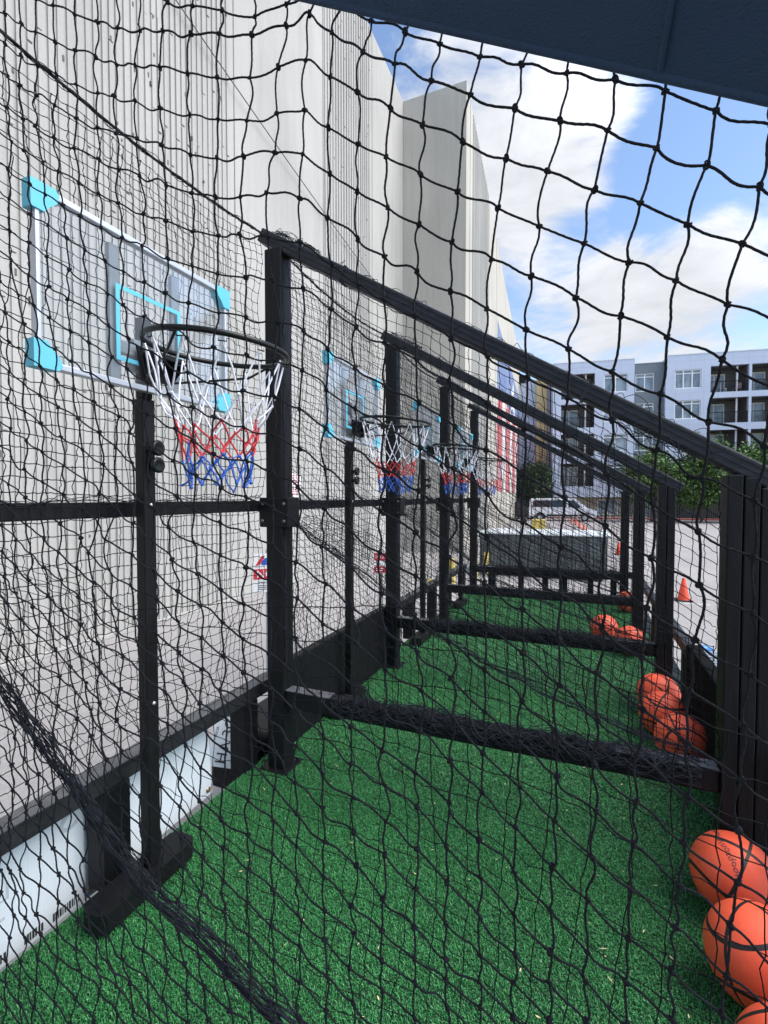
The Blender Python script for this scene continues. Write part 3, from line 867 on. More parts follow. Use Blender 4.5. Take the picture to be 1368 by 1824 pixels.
def face_matrix(loc, aim=(0, 0)):
    """upright panel whose local +z looks towards aim"""
    n = Vector((aim[0] - loc[0], aim[1] - loc[1], 0)).normalized()
    ex = Vector((0, 0, 1)).cross(n)
    return basis(loc, tuple(ex), (0, 0, 1))
def letters(q, s, size, M_, dx, dy, dz, mat=0):
    v, f = text_mesh(s, size)
    v = v + np.array([dx, dy, dz])
    v = np.array([(M_ @ Vector(p_))[:] for p_ in v])
    q.add(v, f, mat)
sg = thing('parking_sign', 'white parking sign with red band on grey post, half hidden by the nearest tall post', 'sign', (-3.36, 4.56, LOT))
FM = face_matrix((0, 0, 1.23), (2.6, -3.2))
q = MB(); q.prism([(-.15, -.225), (.15, -.225), (.15, .225), (-.15, .225)], 0.004, FM); so = q.build('panel', M['white_paint'], sg)
q = MB(); q.prism([(-.149, -.075), (.149, -.075), (.149, .045), (-.149, .045)], 0.002, FM @ Matrix.Translation((0, 0, .0045))); q.build('red_band', M['red_sign'], so)
q = MB(); letters(q, 'NO', 0.125, FM, -.015, -.018, .0085); q.build('lettering', M['white_paint'], so)
q = MB(); letters(q, 'PARKING', 0.042, FM, 0, -.115, .0062)
for k in range(3):
    q.prism([(-.10, -.15 - k * .022), (.10, -.15 - k * .022), (.10, -.142 - k * .022), (-.10, -.142 - k * .022)], .001, FM @ Matrix.Translation((0, 0, .005)))
q.build('small_print', M['print_dark'], so)
q = MB(); q.prism([(-.06, .09), (.07, .09), (.07, .135), (.03, .175), (-.02, .17), (-.06, .13)], .001, FM @ Matrix.Translation((0, 0, .005))); q.build('emblem', M['blue_cord'], so)
q = MB(); q.prism([(-.13, .075), (-.07, .10), (-.02, .195), (-.05, .20), (-.10, .13)], .001, FM @ Matrix.Translation((0, 0, .0065))); q.build('emblem', M['red_sign'], so)
q = MB(); q.box(-.028, .028, .015, .06, 0, 1.5, bevel=.004); q.build('post', M['galv'], sg)
sg = thing('red_sign', 'small red and white sign on a dark grey post near the second left post', 'sign', (-3.1, 7.3, LOT))
FM = face_matrix((0, 0, 1.01), (2.6, -6.0))
q = MB(); q.prism([(-.10, -.17), (.10, -.17), (.10, .17), (-.10, .17)], .004, FM); so = q.build('panel', M['white_paint'], sg)
q = MB()
for (y0, y1) in ((.04, .165), (-.165, -.06)):
    q.prism([(-.095, y0), (.095, y0), (.095, y1), (-.095, y1)], .002, FM @ Matrix.Translation((0, 0, .0045)))
q.build('red_band', M['red_sign'], so)
q = MB(); letters(q, 'NO', .09, FM, 0, .10, .009)
for k in range(2):
    q.prism([(-.06, -.10 - k * .035), (.07, -.10 - k * .035), (.07, -.087 - k * .035), (-.06, -.087 - k * .035)], .001, FM @ Matrix.Translation((0, 0, .007)))
q.build('lettering', M['white_paint'], so)
q = MB(); q.box(-.03, .03, .015, .06, 0, .84, bevel=.004); M['post_dark'] = mat('weathered_post', (0.16, 0.165, 0.16), 0.7, var=0.4, scale=9); q.build('post', M['post_dark'], sg)
# notice fixed on the ribbed wall
nt_ = thing('wall_notice', 'white notice with faded red print on the concrete wall beside the nearest tall post', 'sign', (-6.44, 9.87, 1.60))
q = MB(); q.box(0, .008, -.26, .26, -.29, .29); po = q.build('panel', M['white_paint'], nt_)
q = MB(); rr = np.random.default_rng(4)
for k in range(9):
    z = .22 - k * .055
    y = -.22
    while y < .2:
        ln = rr.uniform(.03, .09); q.box(.0085, .011, y, min(.23, y + ln), z, z + .026); y += ln + .015
M['faded_red'] = mat('faded_red_print', (0.52, 0.14, 0.18), 0.7)
q.build('print', M['faded_red'], po)

# ------------------------------------------------------------------ the court trailer
XL, XR, Y0, BAY, NF = -1.33, 0.486, 0.425, 1.484, 5
ZL, ZR = 2.527, 1.44                       # top of the sloped frames over the left and right posts
SL = (ZR - ZL) / (XR - XL)
def beam_z(x): return ZL + SL * (x - XL)
YEND = Y0 + BAY * (NF - 1)
M['rough_black'] = mat('rough_black_board', (0.008, 0.009, 0.009), 0.95, spec=0.05, var=0.3, scale=10)
tr = thing('court_trailer', 'long black flatbed court trailer with low side rails carrying the green turf', 'trailer', (0, 0, 0))
q = MB(); q.box(-1.455, 0.72, -1.3, YEND + 0.16, -0.16, -0.022, bevel=0.008); q.build('deck', M['steel'], tr)
q = MB(); q.box(-1.50, -1.44, -1.2, YEND + 0.1, 0.325, 0.392, bevel=0.006); q.box(-1.505, -1.435, -1.2, YEND + 0.1, 0.3925, 0.396, 1); q.build('side_rail', [M['rail'], M['grey_edge']], tr)
q = MB(); q.box(-1.40, 0.60, YEND + 0.08, YEND + 0.14, 0.325, 0.392, bevel=0.006); q.build('end_rail', M['rail'], tr)
q = MB(); q.box(0.60, 0.66, -1.2, YEND + 0.1, 0.325, 0.392, bevel=0.006); q.build('side_rail', M['rail'], tr)
q = MB(); q.box(-1.455, -1.41, -1.2, YEND + 0.1, 1.235, 1.285, bevel=0.004); q.build('mid_rail', M['paint'], tr)
for y in (1.12, 1.83, 3.5, 4.2, 4.95, 5.6, 6.35):
    q = MB(); q.box(-1.53, -1.442, y - 0.05, y + 0.05, -0.02, 0.324, bevel=0.005); q.build('stub_post', M['paint'], tr)
for x in (-1.1, -0.72, -0.42, -0.2, 0.12, 0.38):
    wd = 0.035 if x not in (-0.2, -1.1) else 0.05
    q = MB(); q.box(x - wd, x + wd, YEND + 0.085, YEND + 0.135, -0.02, 0.324, bevel=0.004); q.build('stub_post', M['paint'], tr)
for y in (0.2, 3.5, 4.9, 6.2):
    q = MB(); q.box(0.605, 0.655, y - 0.04, y + 0.04, -0.02, 0.324, bevel=0.005); q.build('stub_post', M['paint'], tr)
q = MB(); q.box(-1.438, -1.385, 1.97, 3.42, 0.004, 0.455, bevel=0.008); q.build('side_panel', M['paint'], tr)
q = MB(); q.box(-1.86, -1.54, 2.10, 3.30, -0.36, 0.02, bevel=.02); q.build('mudguard', M['steel'], tr)
q = MB(); q.box(0.56, 0.625, 1.98, 3.12, 0.004, 0.475, bevel=0.01); q.build('wheel_box', M['rough_black'], tr)
q = MB(); q.box(0.63, 0.92, 1.5, 3.16, 0.40, 0.43, bevel=0.008)
for k in range(34):
    y = 1.53 + k * 0.048
    q.box(0.635, 0.915, y, y + 0.018, 0.4305, 0.442)
q.build('fender_step', M['tread'], tr)
for sx in (-1.75, 0.80):
    for y in (2.4, 3.0):
        q = MB(); q.lathe([(0.12, -0.09), (0.26, -0.1), (0.30, -0.06), (0.30, 0.06), (0.26, 0.1), (0.12, 0.09), (0.0, 0.08)], sides=28, M=Matrix.Rotation(R(90), 4, 'Y')); q.build('wheel', M['tyre'], tr, (sx, y, LOT + 0.30))
# number plate on a bracket below the left rail
PM = basis((-1.66, 1.97, 0.02), (-0.10, 0.42, 0.90), (-0.90, -0.42, 0.10))
nv = Vector((0.62, -0.66, 0.42)).normalized()
upv = Vector((-0.06, 0.50, 0.86)); upv = (upv - upv.dot(nv) * nv).normalized()
sdv = nv.cross(upv)
PM = basis((-1.70, 1.96, 0.055), tuple(upv), tuple(sdv))
q = MB(); q.prism([(-.15, -.075), (.15, -.075), (.15, .075), (-.15, .075)], .003, PM); pl = q.build('number_plate', M['plate'], tr)
q = MB(); letters(q, 'HA 3CH', .075, PM, 0, .0, .0045); letters(q, 'TRAILER', .018, PM, 0, .056, .0045); q.build('plate_lettering', M['print_dark'], pl)
q = MB(); q.box(-1.78, -1.56, 1.93, 2.09, -0.22, -0.045, bevel=0.01); q.build('plate_bracket', M['steel'], tr)

# turf carpet with real fibres
q = MB(); q.add([(-1.453, -1.25, 0.0), (0.60, -1.25, 0.0), (0.60, YEND + 0.07, 0.0), (-1.453, YEND + 0.07, 0.0), (-1.453, -1.25, -0.0215), (0.60, -1.25, -0.0215), (0.60, YEND + 0.07, -0.0215), (-1.453, YEND + 0.07, -0.0215)],
             [[0, 1, 2, 3], [7, 6, 5, 4], [0, 4, 5, 1], [1, 5, 6, 2], [2, 6, 7, 3], [3, 7, 4, 0]])
tag(q.build('turf_carpet', M['turf_base']), kind='structure')
V = []
def blades(y0, y1, dens, wd, ht, x0=-1.45, x1=0.595):
    n = int((x1 - x0) * (y1 - y0) * dens)
    p = np.stack([rng.uniform(x0, x1, n), rng.uniform(y0, y1, n), np.zeros(n)], 1)
    az = rng.uniform(0, 2 * math.pi, n); d = np.stack([np.cos(az), np.sin(az), np.zeros(n)], 1); pr = np.stack([-np.sin(az), np.cos(az), np.zeros(n)], 1)
    h = ht * rng.uniform(0.6, 1.15, n)[:, None]; w_ = wd * rng.uniform(0.7, 1.3, n)[:, None]
    lean = rng.uniform(0.15, 1.0, n)[:, None]
    up = np.array([0, 0, 1.0])
    m1 = p + up * h * 0.65 + d * h * lean * 0.35; tp = p + up * h * (1 - 0.25 * lean) + d * h * lean
    v = np.stack([p - pr * w_, p + pr * w_, m1 + pr * w_ * 0.9, m1 - pr * w_ * 0.9, tp + pr * w_ * .35, tp - pr * w_ * .35], 1)
    return v.reshape(-1, 3), n
q = MB()
for a in ((0.60, 2.05, 90000, 0.0010, 0.0095), (2.05, 3.4, 40000, 0.0014, 0.0105), (3.4, YEND + 0.06, 16000, 0.0020, 0.012)):
    v, n = blades(*a)
    base = np.arange(n)[:, None] * 6
    f = np.concatenate([base + np.array([0, 1, 2, 3]), base + np.array([3, 2, 4, 5])], 0)
    q.add(v, f)
tag(q.build('turf_grass', M['turf']), 'short green artificial grass fibres of the court turf', None, None, 'stuff')
q = MB()
for k in range(150):
    x, y = rng.uniform(-1.4, 0.5), rng.uniform(0.9, 3.3) ** 1.0
    a = rng.uniform(0, 6.28); l = rng.uniform(.0025, .0065); w_ = l * rng.uniform(.22, .45); z = rng.uniform(.009, .012)
    if rng.random() < .2: l *= 2.2; w_ = .0012
    ca, sa = math.cos(a), math.sin(a)
    pts = [(-l, 0, 0), (-l * .3, -w_, .001), (l * .6, -w_ * .7, .002), (l, 0, .003), (l * .5, w_, .002), (-l * .4, w_, .001)]
    q.add([(x + ca * u - sa * v_, y + sa * u + ca * v_, z + t_) for u, v_, t_ in pts], [[0, 1, 2, 3], [0, 3, 4, 5]])
tag(q.build('leaf_litter', M['litter']), 'pale dry seeds and straw scattered on the green turf', None, None, 'stuff')

# ------------------------------------------------------------------ sloped frames, one per bay end
def frame(i, label):
    y = Y0 + BAY * i
    t = thing('cage_frame', label, 'frame', (0, y, 0), 0, 'sloped net frames of the court')
    h = 0.045
    # left post: two lengths of timber side by side with a groove between
    def post(x, z1, split_axis):
        q = MB()
        if split_axis == 'x':
            q.box(x - h, x - 0.002, -h, h, 0.012, z1, bevel=0.004); q.box(x + 0.002, x + h, -h + 0.002, h - .002, 0.012, z1 - 0.01, bevel=0.004)
        else:
            q.box(x - h, x + h, -h, h, 0.012, z1, bevel=0.005)
        return q.build('post', M['paint'], t)
    if i == 1:     # a second upright stands against this one
        q = MB(); q.box(XR + h + .003, XR + h + .11, -h + .004, h - .004, .012, 1.33, bevel=.004); q.build('post', M['paint'], t)
    post(XL, beam_z(XL) - (0.075 if i else 0.0), 'y'); post(XR, beam_z(XR) - (0.065 if i else -0.01), 'x')
    for x in (XL, XR):
        q = MB(); q.box(x - .075, x + .075, -.075, .075, 0.002, 0.0118, bevel=.003)
        for sx in (-1, 1):
            for sy in (-1, 1):
                q.lathe([(.009, .0118), (.009, .018), (0, .019)], (x + sx * .06, sy * .06, 0), 8)
        q.build('base_plate', M['steel'], t)
    # ridged sloping beam
    ang = math.atan(SL); ln = (XR - XL + 0.16) / math.cos(ang)
    lift = 0.075 if i == 0 else 0.0      # the first beam sits above the canopy hem
    Mb = Matrix.Translation(((XL + XR) / 2, 0, beam_z((XL + XR) / 2) - 0.037 + lift)) @ Matrix.Rotation(-ang, 4, 'Y')
    q = MB(); q.box(-ln / 2, ln / 2, -.034, .034, -.031, .031, bevel=.006, M=Mb)
    for k in (-.02, 0, .02):
        q.box(-ln / 2 + .01, ln / 2 - .01, -.0365, -.0342, k - .004, k + .004, M=Mb)
    for u in (-.28, .22):
        q.box(u * ln - .006, u * ln + .006, -.037, .037, -.0345, .0345, M=Mb)
    q.build('top_beam', M['beam'], t)
    q = MB(); q.box(XL + h + .001, XR - h - .001, -.03, .03, 0.305, 0.385, bevel=.005); lo = q.build('bottom_beam', M['paint'], t)
    q = MB(); q.box(XL - h - .035, XL + h + .035, -h - .006, h + .006, 1.16, 1.30, bevel=.006)
    for sx in (-.06, .06):
        for zz in (1.19, 1.27):
            q.lathe([(.0085, 0), (.0085, .006), (.0, .0075)], (XL + sx, -h - .006, zz), 6, 1, M=Matrix.Rotation(R(90), 4, 'X'))
    q.build('corner_bracket', [M['paint'], M['grey_edge']], t)
    q = MB(); q.box(XR - .36, XR - h - .002, -.031, .031, 0.3855, 0.3885); q.build('grey_strip', M['grey_edge'], lo)  # thin paler grey strips on the ends of the beam's top face
    q = MB(); q.box(XL + h + .002, XL + .28, -.031, .031, .3855, .3885); q.build('grey_strip', M['grey_edge'], lo)
    return t
for i, s in enumerate(['black sloped net frame nearest the viewer, its beam under the navy canopy', 'tallest looking black net frame, just behind the nearest hoop', 'black net frame between the second and third hoops', 'black net frame between the third and the farthest hoops', 'farthest black net frame, at the end of the court']):
    frame(i, s)

# ------------------------------------------------------------------ the near net: every knot where it hangs in the first frame's plane
# (millimetres across and up in that plane, one list per hanging cord, from the top)
KX = [
    [-1417,-1417,-1416,-1415,-1414,-1413,-1412,-1411,-1409,-1408,-1407,-1405,-1404,-1403,-1401,-1400,-1398,-1397,-1395,-1394,-1392,-1391,-1389,-1388,-1386,-1385,-1383,-1382,-1381,-1379,-1378,-1377,-1376,-1376,-1375,-1374,-1374,-1374,-1373,-1373,-1373,-1373,-1374,-1374,-1374,-1375,-1375,-1376,-1377,-1377,-1378,-1379,-1380,-1381,-1381,-1382,-1383,-1384,-1385,-1386,-1387,-1388,-1389,-1390,-1391,-1392,-1393],
    [-1380,-1379,-1378,-1377,-1376,-1375,-1374,-1373,-1372,-1371,-1369,-1368,-1367,-1365,-1364,-1362,-1361,-1359,-1358,-1356,-1355,-1353,-1351,-1350,-1348,-1347,-1345,-1344,-1343,-1341,-1340,-1339,-1338,-1337,-1337,-1336,-1336,-1335,-1335,-1335,-1335,-1335,-1335,-1336,-1336,-1336,-1337,-1338,-1338,-1339,-1340,-1341,-1342,-1343,-1344,-1345,-1346,-1347,-1348,-1349,-1350,-1351,-1352,-1353,-1354,-1355,-1356],
    [-1342,-1342,-1341,-1340,-1339,-1338,-1337,-1336,-1335,-1334,-1332,-1331,-1329,-1328,-1326,-1325,-1323,-1322,-1320,-1318,-1317,-1315,-1314,-1312,-1310,-1309,-1307,-1306,-1305,-1303,-1302,-1301,-1300,-1299,-1299,-1298,-1297,-1297,-1297,-1296,-1296,-1297,-1297,-1297,-1297,-1298,-1299,-1299,-1300,-1301,-1302,-1303,-1304,-1305,-1306,-1307,-1308,-1310,-1311,-1312,-1313,-1314,-1315,-1316,-1317,-1318,-1318],
    [-1305,-1304,-1303,-1303,-1302,-1301,-1300,-1299,-1298,-1296,-1295,-1294,-1292,-1291,-1289,-1287,-1286,-1284,-1282,-1281,-1279,-1277,-1276,-1274,-1272,-1271,-1269,-1268,-1267,-1265,-1264,-1263,-1262,-1261,-1260,-1260,-1259,-1259,-1258,-1258,-1258,-1258,-1258,-1259,-1259,-1260,-1260,-1261,-1262,-1263,-1264,-1265,-1266,-1267,-1268,-1270,-1271,-1272,-1273,-1275,-1276,-1277,-1278,-1279,-1280,-1281,-1281],
    [-1267,-1267,-1266,-1265,-1265,-1264,-1263,-1262,-1260,-1259,-1258,-1256,-1255,-1253,-1252,-1250,-1248,-1247,-1245,-1243,-1241,-1240,-1238,-1236,-1235,-1233,-1231,-1230,-1229,-1227,-1226,-1225,-1224,-1223,-1222,-1222,-1221,-1220,-1220,-1220,-1219,-1219,-1220,-1220,-1220,-1221,-1222,-1223,-1223,-1224,-1226,-1227,-1228,-1229,-1231,-1232,-1234,-1235,-1236,-1238,-1239,-1240,-1241,-1242,-1243,-1244,-1244],
    [-1230,-1229,-1229,-1228,-1227,-1227,-1226,-1225,-1223,-1222,-1221,-1219,-1218,-1216,-1214,-1213,-1211,-1209,-1207,-1205,-1204,-1202,-1200,-1198,-1197,-1195,-1193,-1192,-1191,-1189,-1188,-1187,-1186,-1185,-1184,-1183,-1183,-1182,-1182,-1181,-1181,-1181,-1181,-1181,-1182,-1182,-1183,-1184,-1185,-1186,-1187,-1189,-1190,-1192,-1193,-1195,-1196,-1198,-1199,-1201,-1202,-1203,-1204,-1205,-1206,-1207,-1207],
    [-1192,-1192,-1191,-1191,-1190,-1189,-1189,-1188,-1187,-1185,-1184,-1182,-1181,-1179,-1177,-1175,-1174,-1172,-1170,-1168,-1166,-1164,-1162,-1160,-1159,-1157,-1156,-1154,-1153,-1151,-1150,-1149,-1148,-1147,-1146,-1145,-1145,-1144,-1143,-1143,-1142,-1142,-1142,-1143,-1143,-1144,-1145,-1146,-1147,-1148,-1149,-1151,-1152,-1154,-1156,-1158,-1159,-1161,-1162,-1164,-1165,-1166,-1167,-1168,-1169,-1170,-1171],
    [-1155,-1154,-1154,-1153,-1153,-1152,-1152,-1151,-1150,-1149,-1147,-1146,-1144,-1142,-1140,-1138,-1136,-1134,-1132,-1130,-1128,-1126,-1125,-1123,-1121,-1119,-1118,-1116,-1115,-1114,-1112,-1111,-1110,-1109,-1108,-1107,-1106,-1106,-1105,-1104,-1104,-1104,-1104,-1104,-1104,-1105,-1106,-1107,-1108,-1110,-1111,-1113,-1115,-1117,-1119,-1121,-1122,-1124,-1126,-1127,-1128,-1130,-1131,-1131,-1132,-1133,-1134],
    [-1117,-1117,-1117,-1116,-1116,-1115,-1115,-1114,-1113,-1112,-1111,-1109,-1107,-1106,-1104,-1101,-1099,-1097,-1095,-1093,-1091,-1089,-1087,-1085,-1083,-1081,-1080,-1079,-1077,-1076,-1075,-1074,-1073,-1071,-1070,-1069,-1068,-1068,-1067,-1066,-1066,-1065,-1065,-1065,-1066,-1066,-1067,-1068,-1070,-1071,-1073,-1075,-1077,-1079,-1082,-1084,-1086,-1088,-1089,-1091,-1092,-1093,-1094,-1095,-1095,-1096,-1097],
    [-1080,-1079,-1079,-1079,-1079,-1078,-1078,-1077,-1076,-1075,-1074,-1073,-1071,-1069,-1067,-1065,-1063,-1060,-1058,-1056,-1053,-1051,-1049,-1047,-1045,-1044,-1042,-1041,-1040,-1039,-1037,-1036,-1035,-1034,-1033,-1032,-1031,-1030,-1029,-1028,-1027,-1027,-1027,-1027,-1027,-1027,-1028,-1030,-1031,-1033,-1035,-1038,-1040,-1043,-1045,-1047,-1049,-1051,-1053,-1054,-1055,-1056,-1057,-1058,-1059,-1059,-1060],
    [-1042,-1042,-1042,-1042,-1041,-1041,-1041,-1040,-1040,-1039,-1038,-1037,-1035,-1033,-1031,-1028,-1026,-1023,-1021,-1018,-1016,-1014,-1012,-1010,-1008,-1006,-1005,-1004,-1003,-1001,-1000,-999,-997,-996,-995,-994,-993,-992,-991,-990,-989,-989,-988,-988,-988,-989,-990,-991,-993,-995,-998,-1000,-1003,-1006,-1009,-1011,-1013,-1015,-1017,-1018,-1019,-1020,-1021,-1021,-1022,-1023,-1023],
    [-1004,-1004,-1004,-1004,-1004,-1004,-1004,-1004,-1003,-1003,-1002,-1001,-999,-997,-995,-992,-990,-987,-984,-981,-979,-976,-974,-972,-971,-969,-968,-967,-966,-964,-963,-962,-960,-959,-957,-956,-955,-954,-954,-953,-952,-951,-950,-949,-949,-950,-951,-952,-954,-957,-960,-963,-967,-970,-973,-975,-977,-979,-980,-982,-983,-984,-984,-985,-986,-986,-987],
    [-967,-967,-967,-967,-967,-967,-967,-967,-967,-966,-966,-965,-963,-962,-959,-957,-954,-951,-947,-944,-941,-939,-937,-935,-934,-933,-932,-931,-929,-928,-926,-925,-923,-921,-920,-919,-918,-917,-916,-915,-914,-913,-912,-911,-911,-911,-912,-914,-916,-919,-923,-927,-931,-934,-937,-939,-941,-943,-944,-945,-946,-947,-948,-948,-949,-950,-950],
    [-929,-929,-929,-929,-930,-930,-930,-930,-930,-930,-930,-929,-928,-926,-924,-922,-919,-915,-911,-908,-904,-902,-899,-898,-897,-897,-896,-895,-893,-892,-890,-888,-886,-884,-883,-882,-881,-880,-880,-879,-877,-876,-874,-873,-872,-872,-873,-875,-878,-882,-886,-891,-895,-899,-902,-904,-906,-907,-908,-909,-910,-911,-911,-912,-913,-913,-914],
    [-891,-891,-892,-892,-892,-893,-893,-893,-894,-894,-894,-893,-893,-891,-890,-887,-884,-880,-876,-872,-868,-865,-863,-862,-862,-862,-861,-860,-858,-856,-853,-851,-849,-848,-847,-846,-845,-844,-843,-842,-841,-839,-838,-836,-835,-834,-835,-837,-841,-845,-851,-856,-861,-864,-867,-869,-870,-871,-872,-873,-874,-874,-875,-876,-876,-877,-877],
    [-853,-854,-854,-854,-855,-855,-856,-856,-857,-857,-858,-858,-857,-857,-855,-853,-850,-846,-841,-836,-832,-828,-826,-826,-827,-828,-827,-825,-823,-820,-817,-815,-813,-812,-811,-810,-810,-808,-807,-805,-804,-803,-802,-801,-799,-797,-798,-800,-804,-809,-817,-823,-827,-830,-832,-833,-834,-835,-836,-837,-838,-838,-839,-839,-840,-840,-841],
    [-815,-816,-816,-817,-817,-818,-818,-819,-820,-820,-821,-822,-822,-822,-821,-819,-816,-812,-807,-802,-797,-793,-791,-792,-793,-795,-794,-791,-788,-784,-781,-779,-779,-777,-775,-776,-776,-773,-770,-768,-766,-766,-768,-766,-764,-762,-763,-765,-769,-775,-785,-790,-793,-795,-796,-797,-798,-799,-800,-801,-801,-802,-802,-803,-803,-804,-804],
    [-778,-778,-778,-779,-780,-780,-781,-782,-783,-783,-784,-785,-786,-787,-786,-786,-783,-778,-773,-769,-765,-760,-759,-761,-762,-762,-761,-757,-753,-749,-745,-743,-747,-745,-740,-743,-745,-736,-733,-733,-727,-729,-735,-733,-730,-731,-731,-732,-736,-747,-752,-755,-758,-759,-760,-762,-762,-763,-764,-765,-765,-766,-766,-767,-767,-767,-768],
    [-740,-740,-741,-741,-742,-742,-743,-744,-745,-746,-747,-749,-750,-751,-751,-751,-750,-745,-739,-738,-735,-733,-734,-732,-735,-726,-724,-723,-719,-714,-710,-712,-712,-713,-713,-713,-706,-701,-699,-694,-692,-696,-697,-696,-700,-699,-700,-701,-705,-712,-717,-720,-722,-723,-724,-725,-726,-727,-728,-728,-729,-730,-730,-730,-731,-731,-731],
    [-702,-702,-703,-703,-704,-705,-705,-706,-707,-709,-710,-711,-713,-714,-715,-715,-713,-713,-706,-706,-703,-699,-697,-699,-697,-695,-694,-688,-685,-681,-680,-679,-678,-679,-681,-676,-671,-666,-665,-663,-662,-665,-662,-666,-667,-664,-663,-669,-673,-676,-680,-683,-685,-687,-688,-689,-690,-691,-692,-692,-693,-693,-694,-694,-694,-695,-695],
    [-664,-665,-665,-666,-666,-667,-667,-668,-670,-671,-672,-674,-675,-677,-679,-680,-682,-678,-674,-670,-667,-664,-664,-663,-659,-660,-656,-654,-649,-648,-643,-643,-644,-648,-646,-641,-636,-635,-632,-630,-631,-634,-636,-635,-632,-632,-630,-637,-634,-639,-642,-646,-648,-650,-652,-653,-654,-655,-656,-656,-657,-657,-658,-658,-658,-658,-659],
    [-626,-627,-627,-628,-628,-629,-629,-630,-631,-633,-634,-636,-638,-639,-641,-643,-645,-642,-639,-638,-630,-629,-623,-620,-623,-623,-623,-618,-613,-606,-606,-608,-611,-616,-611,-606,-604,-599,-599,-599,-601,-602,-602,-600,-599,-601,-598,-598,-597,-601,-605,-608,-611,-614,-615,-617,-618,-619,-619,-620,-621,-621,-621,-622,-622,-622,-622],
    [-589,-589,-589,-590,-590,-591,-591,-592,-593,-594,-596,-597,-599,-601,-603,-605,-606,-605,-602,-601,-596,-594,-591,-591,-589,-590,-587,-581,-572,-574,-579,-586,-595,-587,-582,-573,-570,-569,-570,-567,-570,-572,-569,-567,-567,-566,-568,-564,-562,-565,-568,-572,-575,-577,-579,-580,-582,-583,-583,-584,-584,-585,-585,-585,-586,-586,-586],
    [-551,-551,-552,-552,-552,-553,-553,-554,-555,-556,-557,-559,-560,-563,-565,-567,-571,-567,-564,-562,-562,-560,-558,-557,-553,-551,-549,-537,-547,-551,-555,-566,-560,-550,-543,-536,-536,-541,-536,-537,-542,-540,-537,-535,-534,-534,-535,-533,-531,-532,-534,-536,-539,-541,-543,-544,-545,-546,-547,-548,-548,-549,-549,-549,-549,-550,-550],
    [-514,-514,-514,-514,-514,-515,-515,-516,-516,-517,-518,-520,-521,-524,-527,-531,-535,-533,-528,-527,-527,-524,-525,-525,-522,-519,-512,-514,-516,-518,-519,-523,-515,-511,-505,-505,-503,-506,-507,-512,-511,-505,-503,-503,-500,-500,-503,-502,-500,-500,-500,-502,-503,-505,-507,-508,-509,-510,-511,-512,-512,-512,-513,-513,-513,-513,-514],
    [-476,-476,-476,-476,-476,-477,-477,-477,-478,-479,-479,-481,-482,-485,-488,-492,-497,-495,-492,-490,-489,-491,-490,-492,-494,-494,-486,-485,-484,-480,-488,-482,-477,-472,-468,-471,-468,-475,-480,-481,-476,-476,-474,-466,-465,-471,-471,-470,-468,-467,-467,-468,-469,-470,-471,-472,-473,-474,-475,-475,-476,-476,-477,-477,-477,-477,-477],
    [-439,-439,-439,-439,-439,-439,-439,-439,-439,-440,-441,-442,-443,-446,-448,-452,-459,-457,-456,-456,-456,-455,-457,-458,-460,-451,-447,-447,-444,-458,-451,-445,-441,-438,-435,-442,-437,-444,-445,-442,-438,-446,-442,-434,-430,-434,-436,-436,-436,-435,-434,-434,-434,-435,-436,-437,-438,-438,-439,-439,-440,-440,-440,-441,-441,-441,-441],
    [-401,-401,-401,-401,-401,-401,-401,-401,-401,-401,-402,-403,-405,-407,-410,-414,-419,-418,-419,-419,-419,-420,-420,-422,-417,-415,-415,-416,-420,-415,-410,-405,-404,-405,-411,-408,-409,-410,-408,-406,-411,-414,-410,-402,-400,-400,-401,-402,-402,-402,-401,-400,-400,-401,-401,-401,-402,-403,-403,-403,-404,-404,-404,-404,-405,-405,-405],
    [-364,-364,-364,-363,-363,-363,-363,-363,-363,-363,-364,-364,-366,-368,-372,-376,-381,-381,-382,-382,-381,-381,-383,-383,-381,-382,-383,-376,-378,-376,-371,-370,-372,-378,-377,-375,-378,-376,-374,-376,-379,-377,-376,-369,-367,-367,-368,-368,-368,-368,-367,-367,-366,-366,-366,-366,-367,-367,-367,-367,-368,-368,-368,-368,-368,-369,-369],
    [-327,-327,-326,-326,-326,-326,-325,-325,-325,-325,-326,-326,-327,-329,-332,-337,-341,-344,-344,-345,-345,-346,-346,-345,-344,-343,-339,-341,-339,-338,-340,-341,-342,-340,-338,-340,-340,-340,-341,-342,-343,-342,-340,-338,-336,-335,-335,-335,-334,-334,-333,-333,-332,-331,-331,-331,-331,-331,-331,-332,-332,-332,-332,-332,-332,-332,-332],
    [-290,-289,-289,-289,-288,-288,-288,-288,-288,-288,-288,-289,-290,-291,-292,-294,-303,-304,-303,-307,-308,-307,-307,-308,-305,-305,-305,-306,-308,-308,-306,-307,-307,-307,-306,-306,-307,-307,-308,-308,-306,-306,-308,-307,-305,-304,-302,-301,-300,-300,-299,-298,-297,-297,-296,-296,-296,-296,-296,-296,-296,-296,-296,-296,-296,-296,-296],
    [-253,-252,-252,-252,-251,-251,-251,-250,-250,-250,-250,-251,-252,-254,-257,-260,-264,-267,-267,-269,-269,-270,-271,-271,-273,-273,-274,-276,-277,-275,-275,-275,-273,-277,-277,-276,-275,-275,-274,-271,-272,-276,-277,-275,-273,-271,-269,-268,-267,-266,-265,-264,-263,-262,-261,-261,-261,-260,-260,-260,-260,-260,-260,-260,-260,-260,-260],
    [-216,-215,-215,-215,-214,-214,-214,-213,-213,-213,-213,-214,-215,-218,-223,-231,-234,-237,-236,-238,-236,-238,-241,-242,-242,-243,-244,-246,-243,-243,-243,-243,-244,-245,-244,-240,-242,-241,-243,-239,-242,-244,-244,-242,-241,-238,-236,-234,-233,-231,-230,-229,-228,-227,-226,-226,-225,-225,-224,-224,-224,-224,-224,-224,-223,-223,-223],
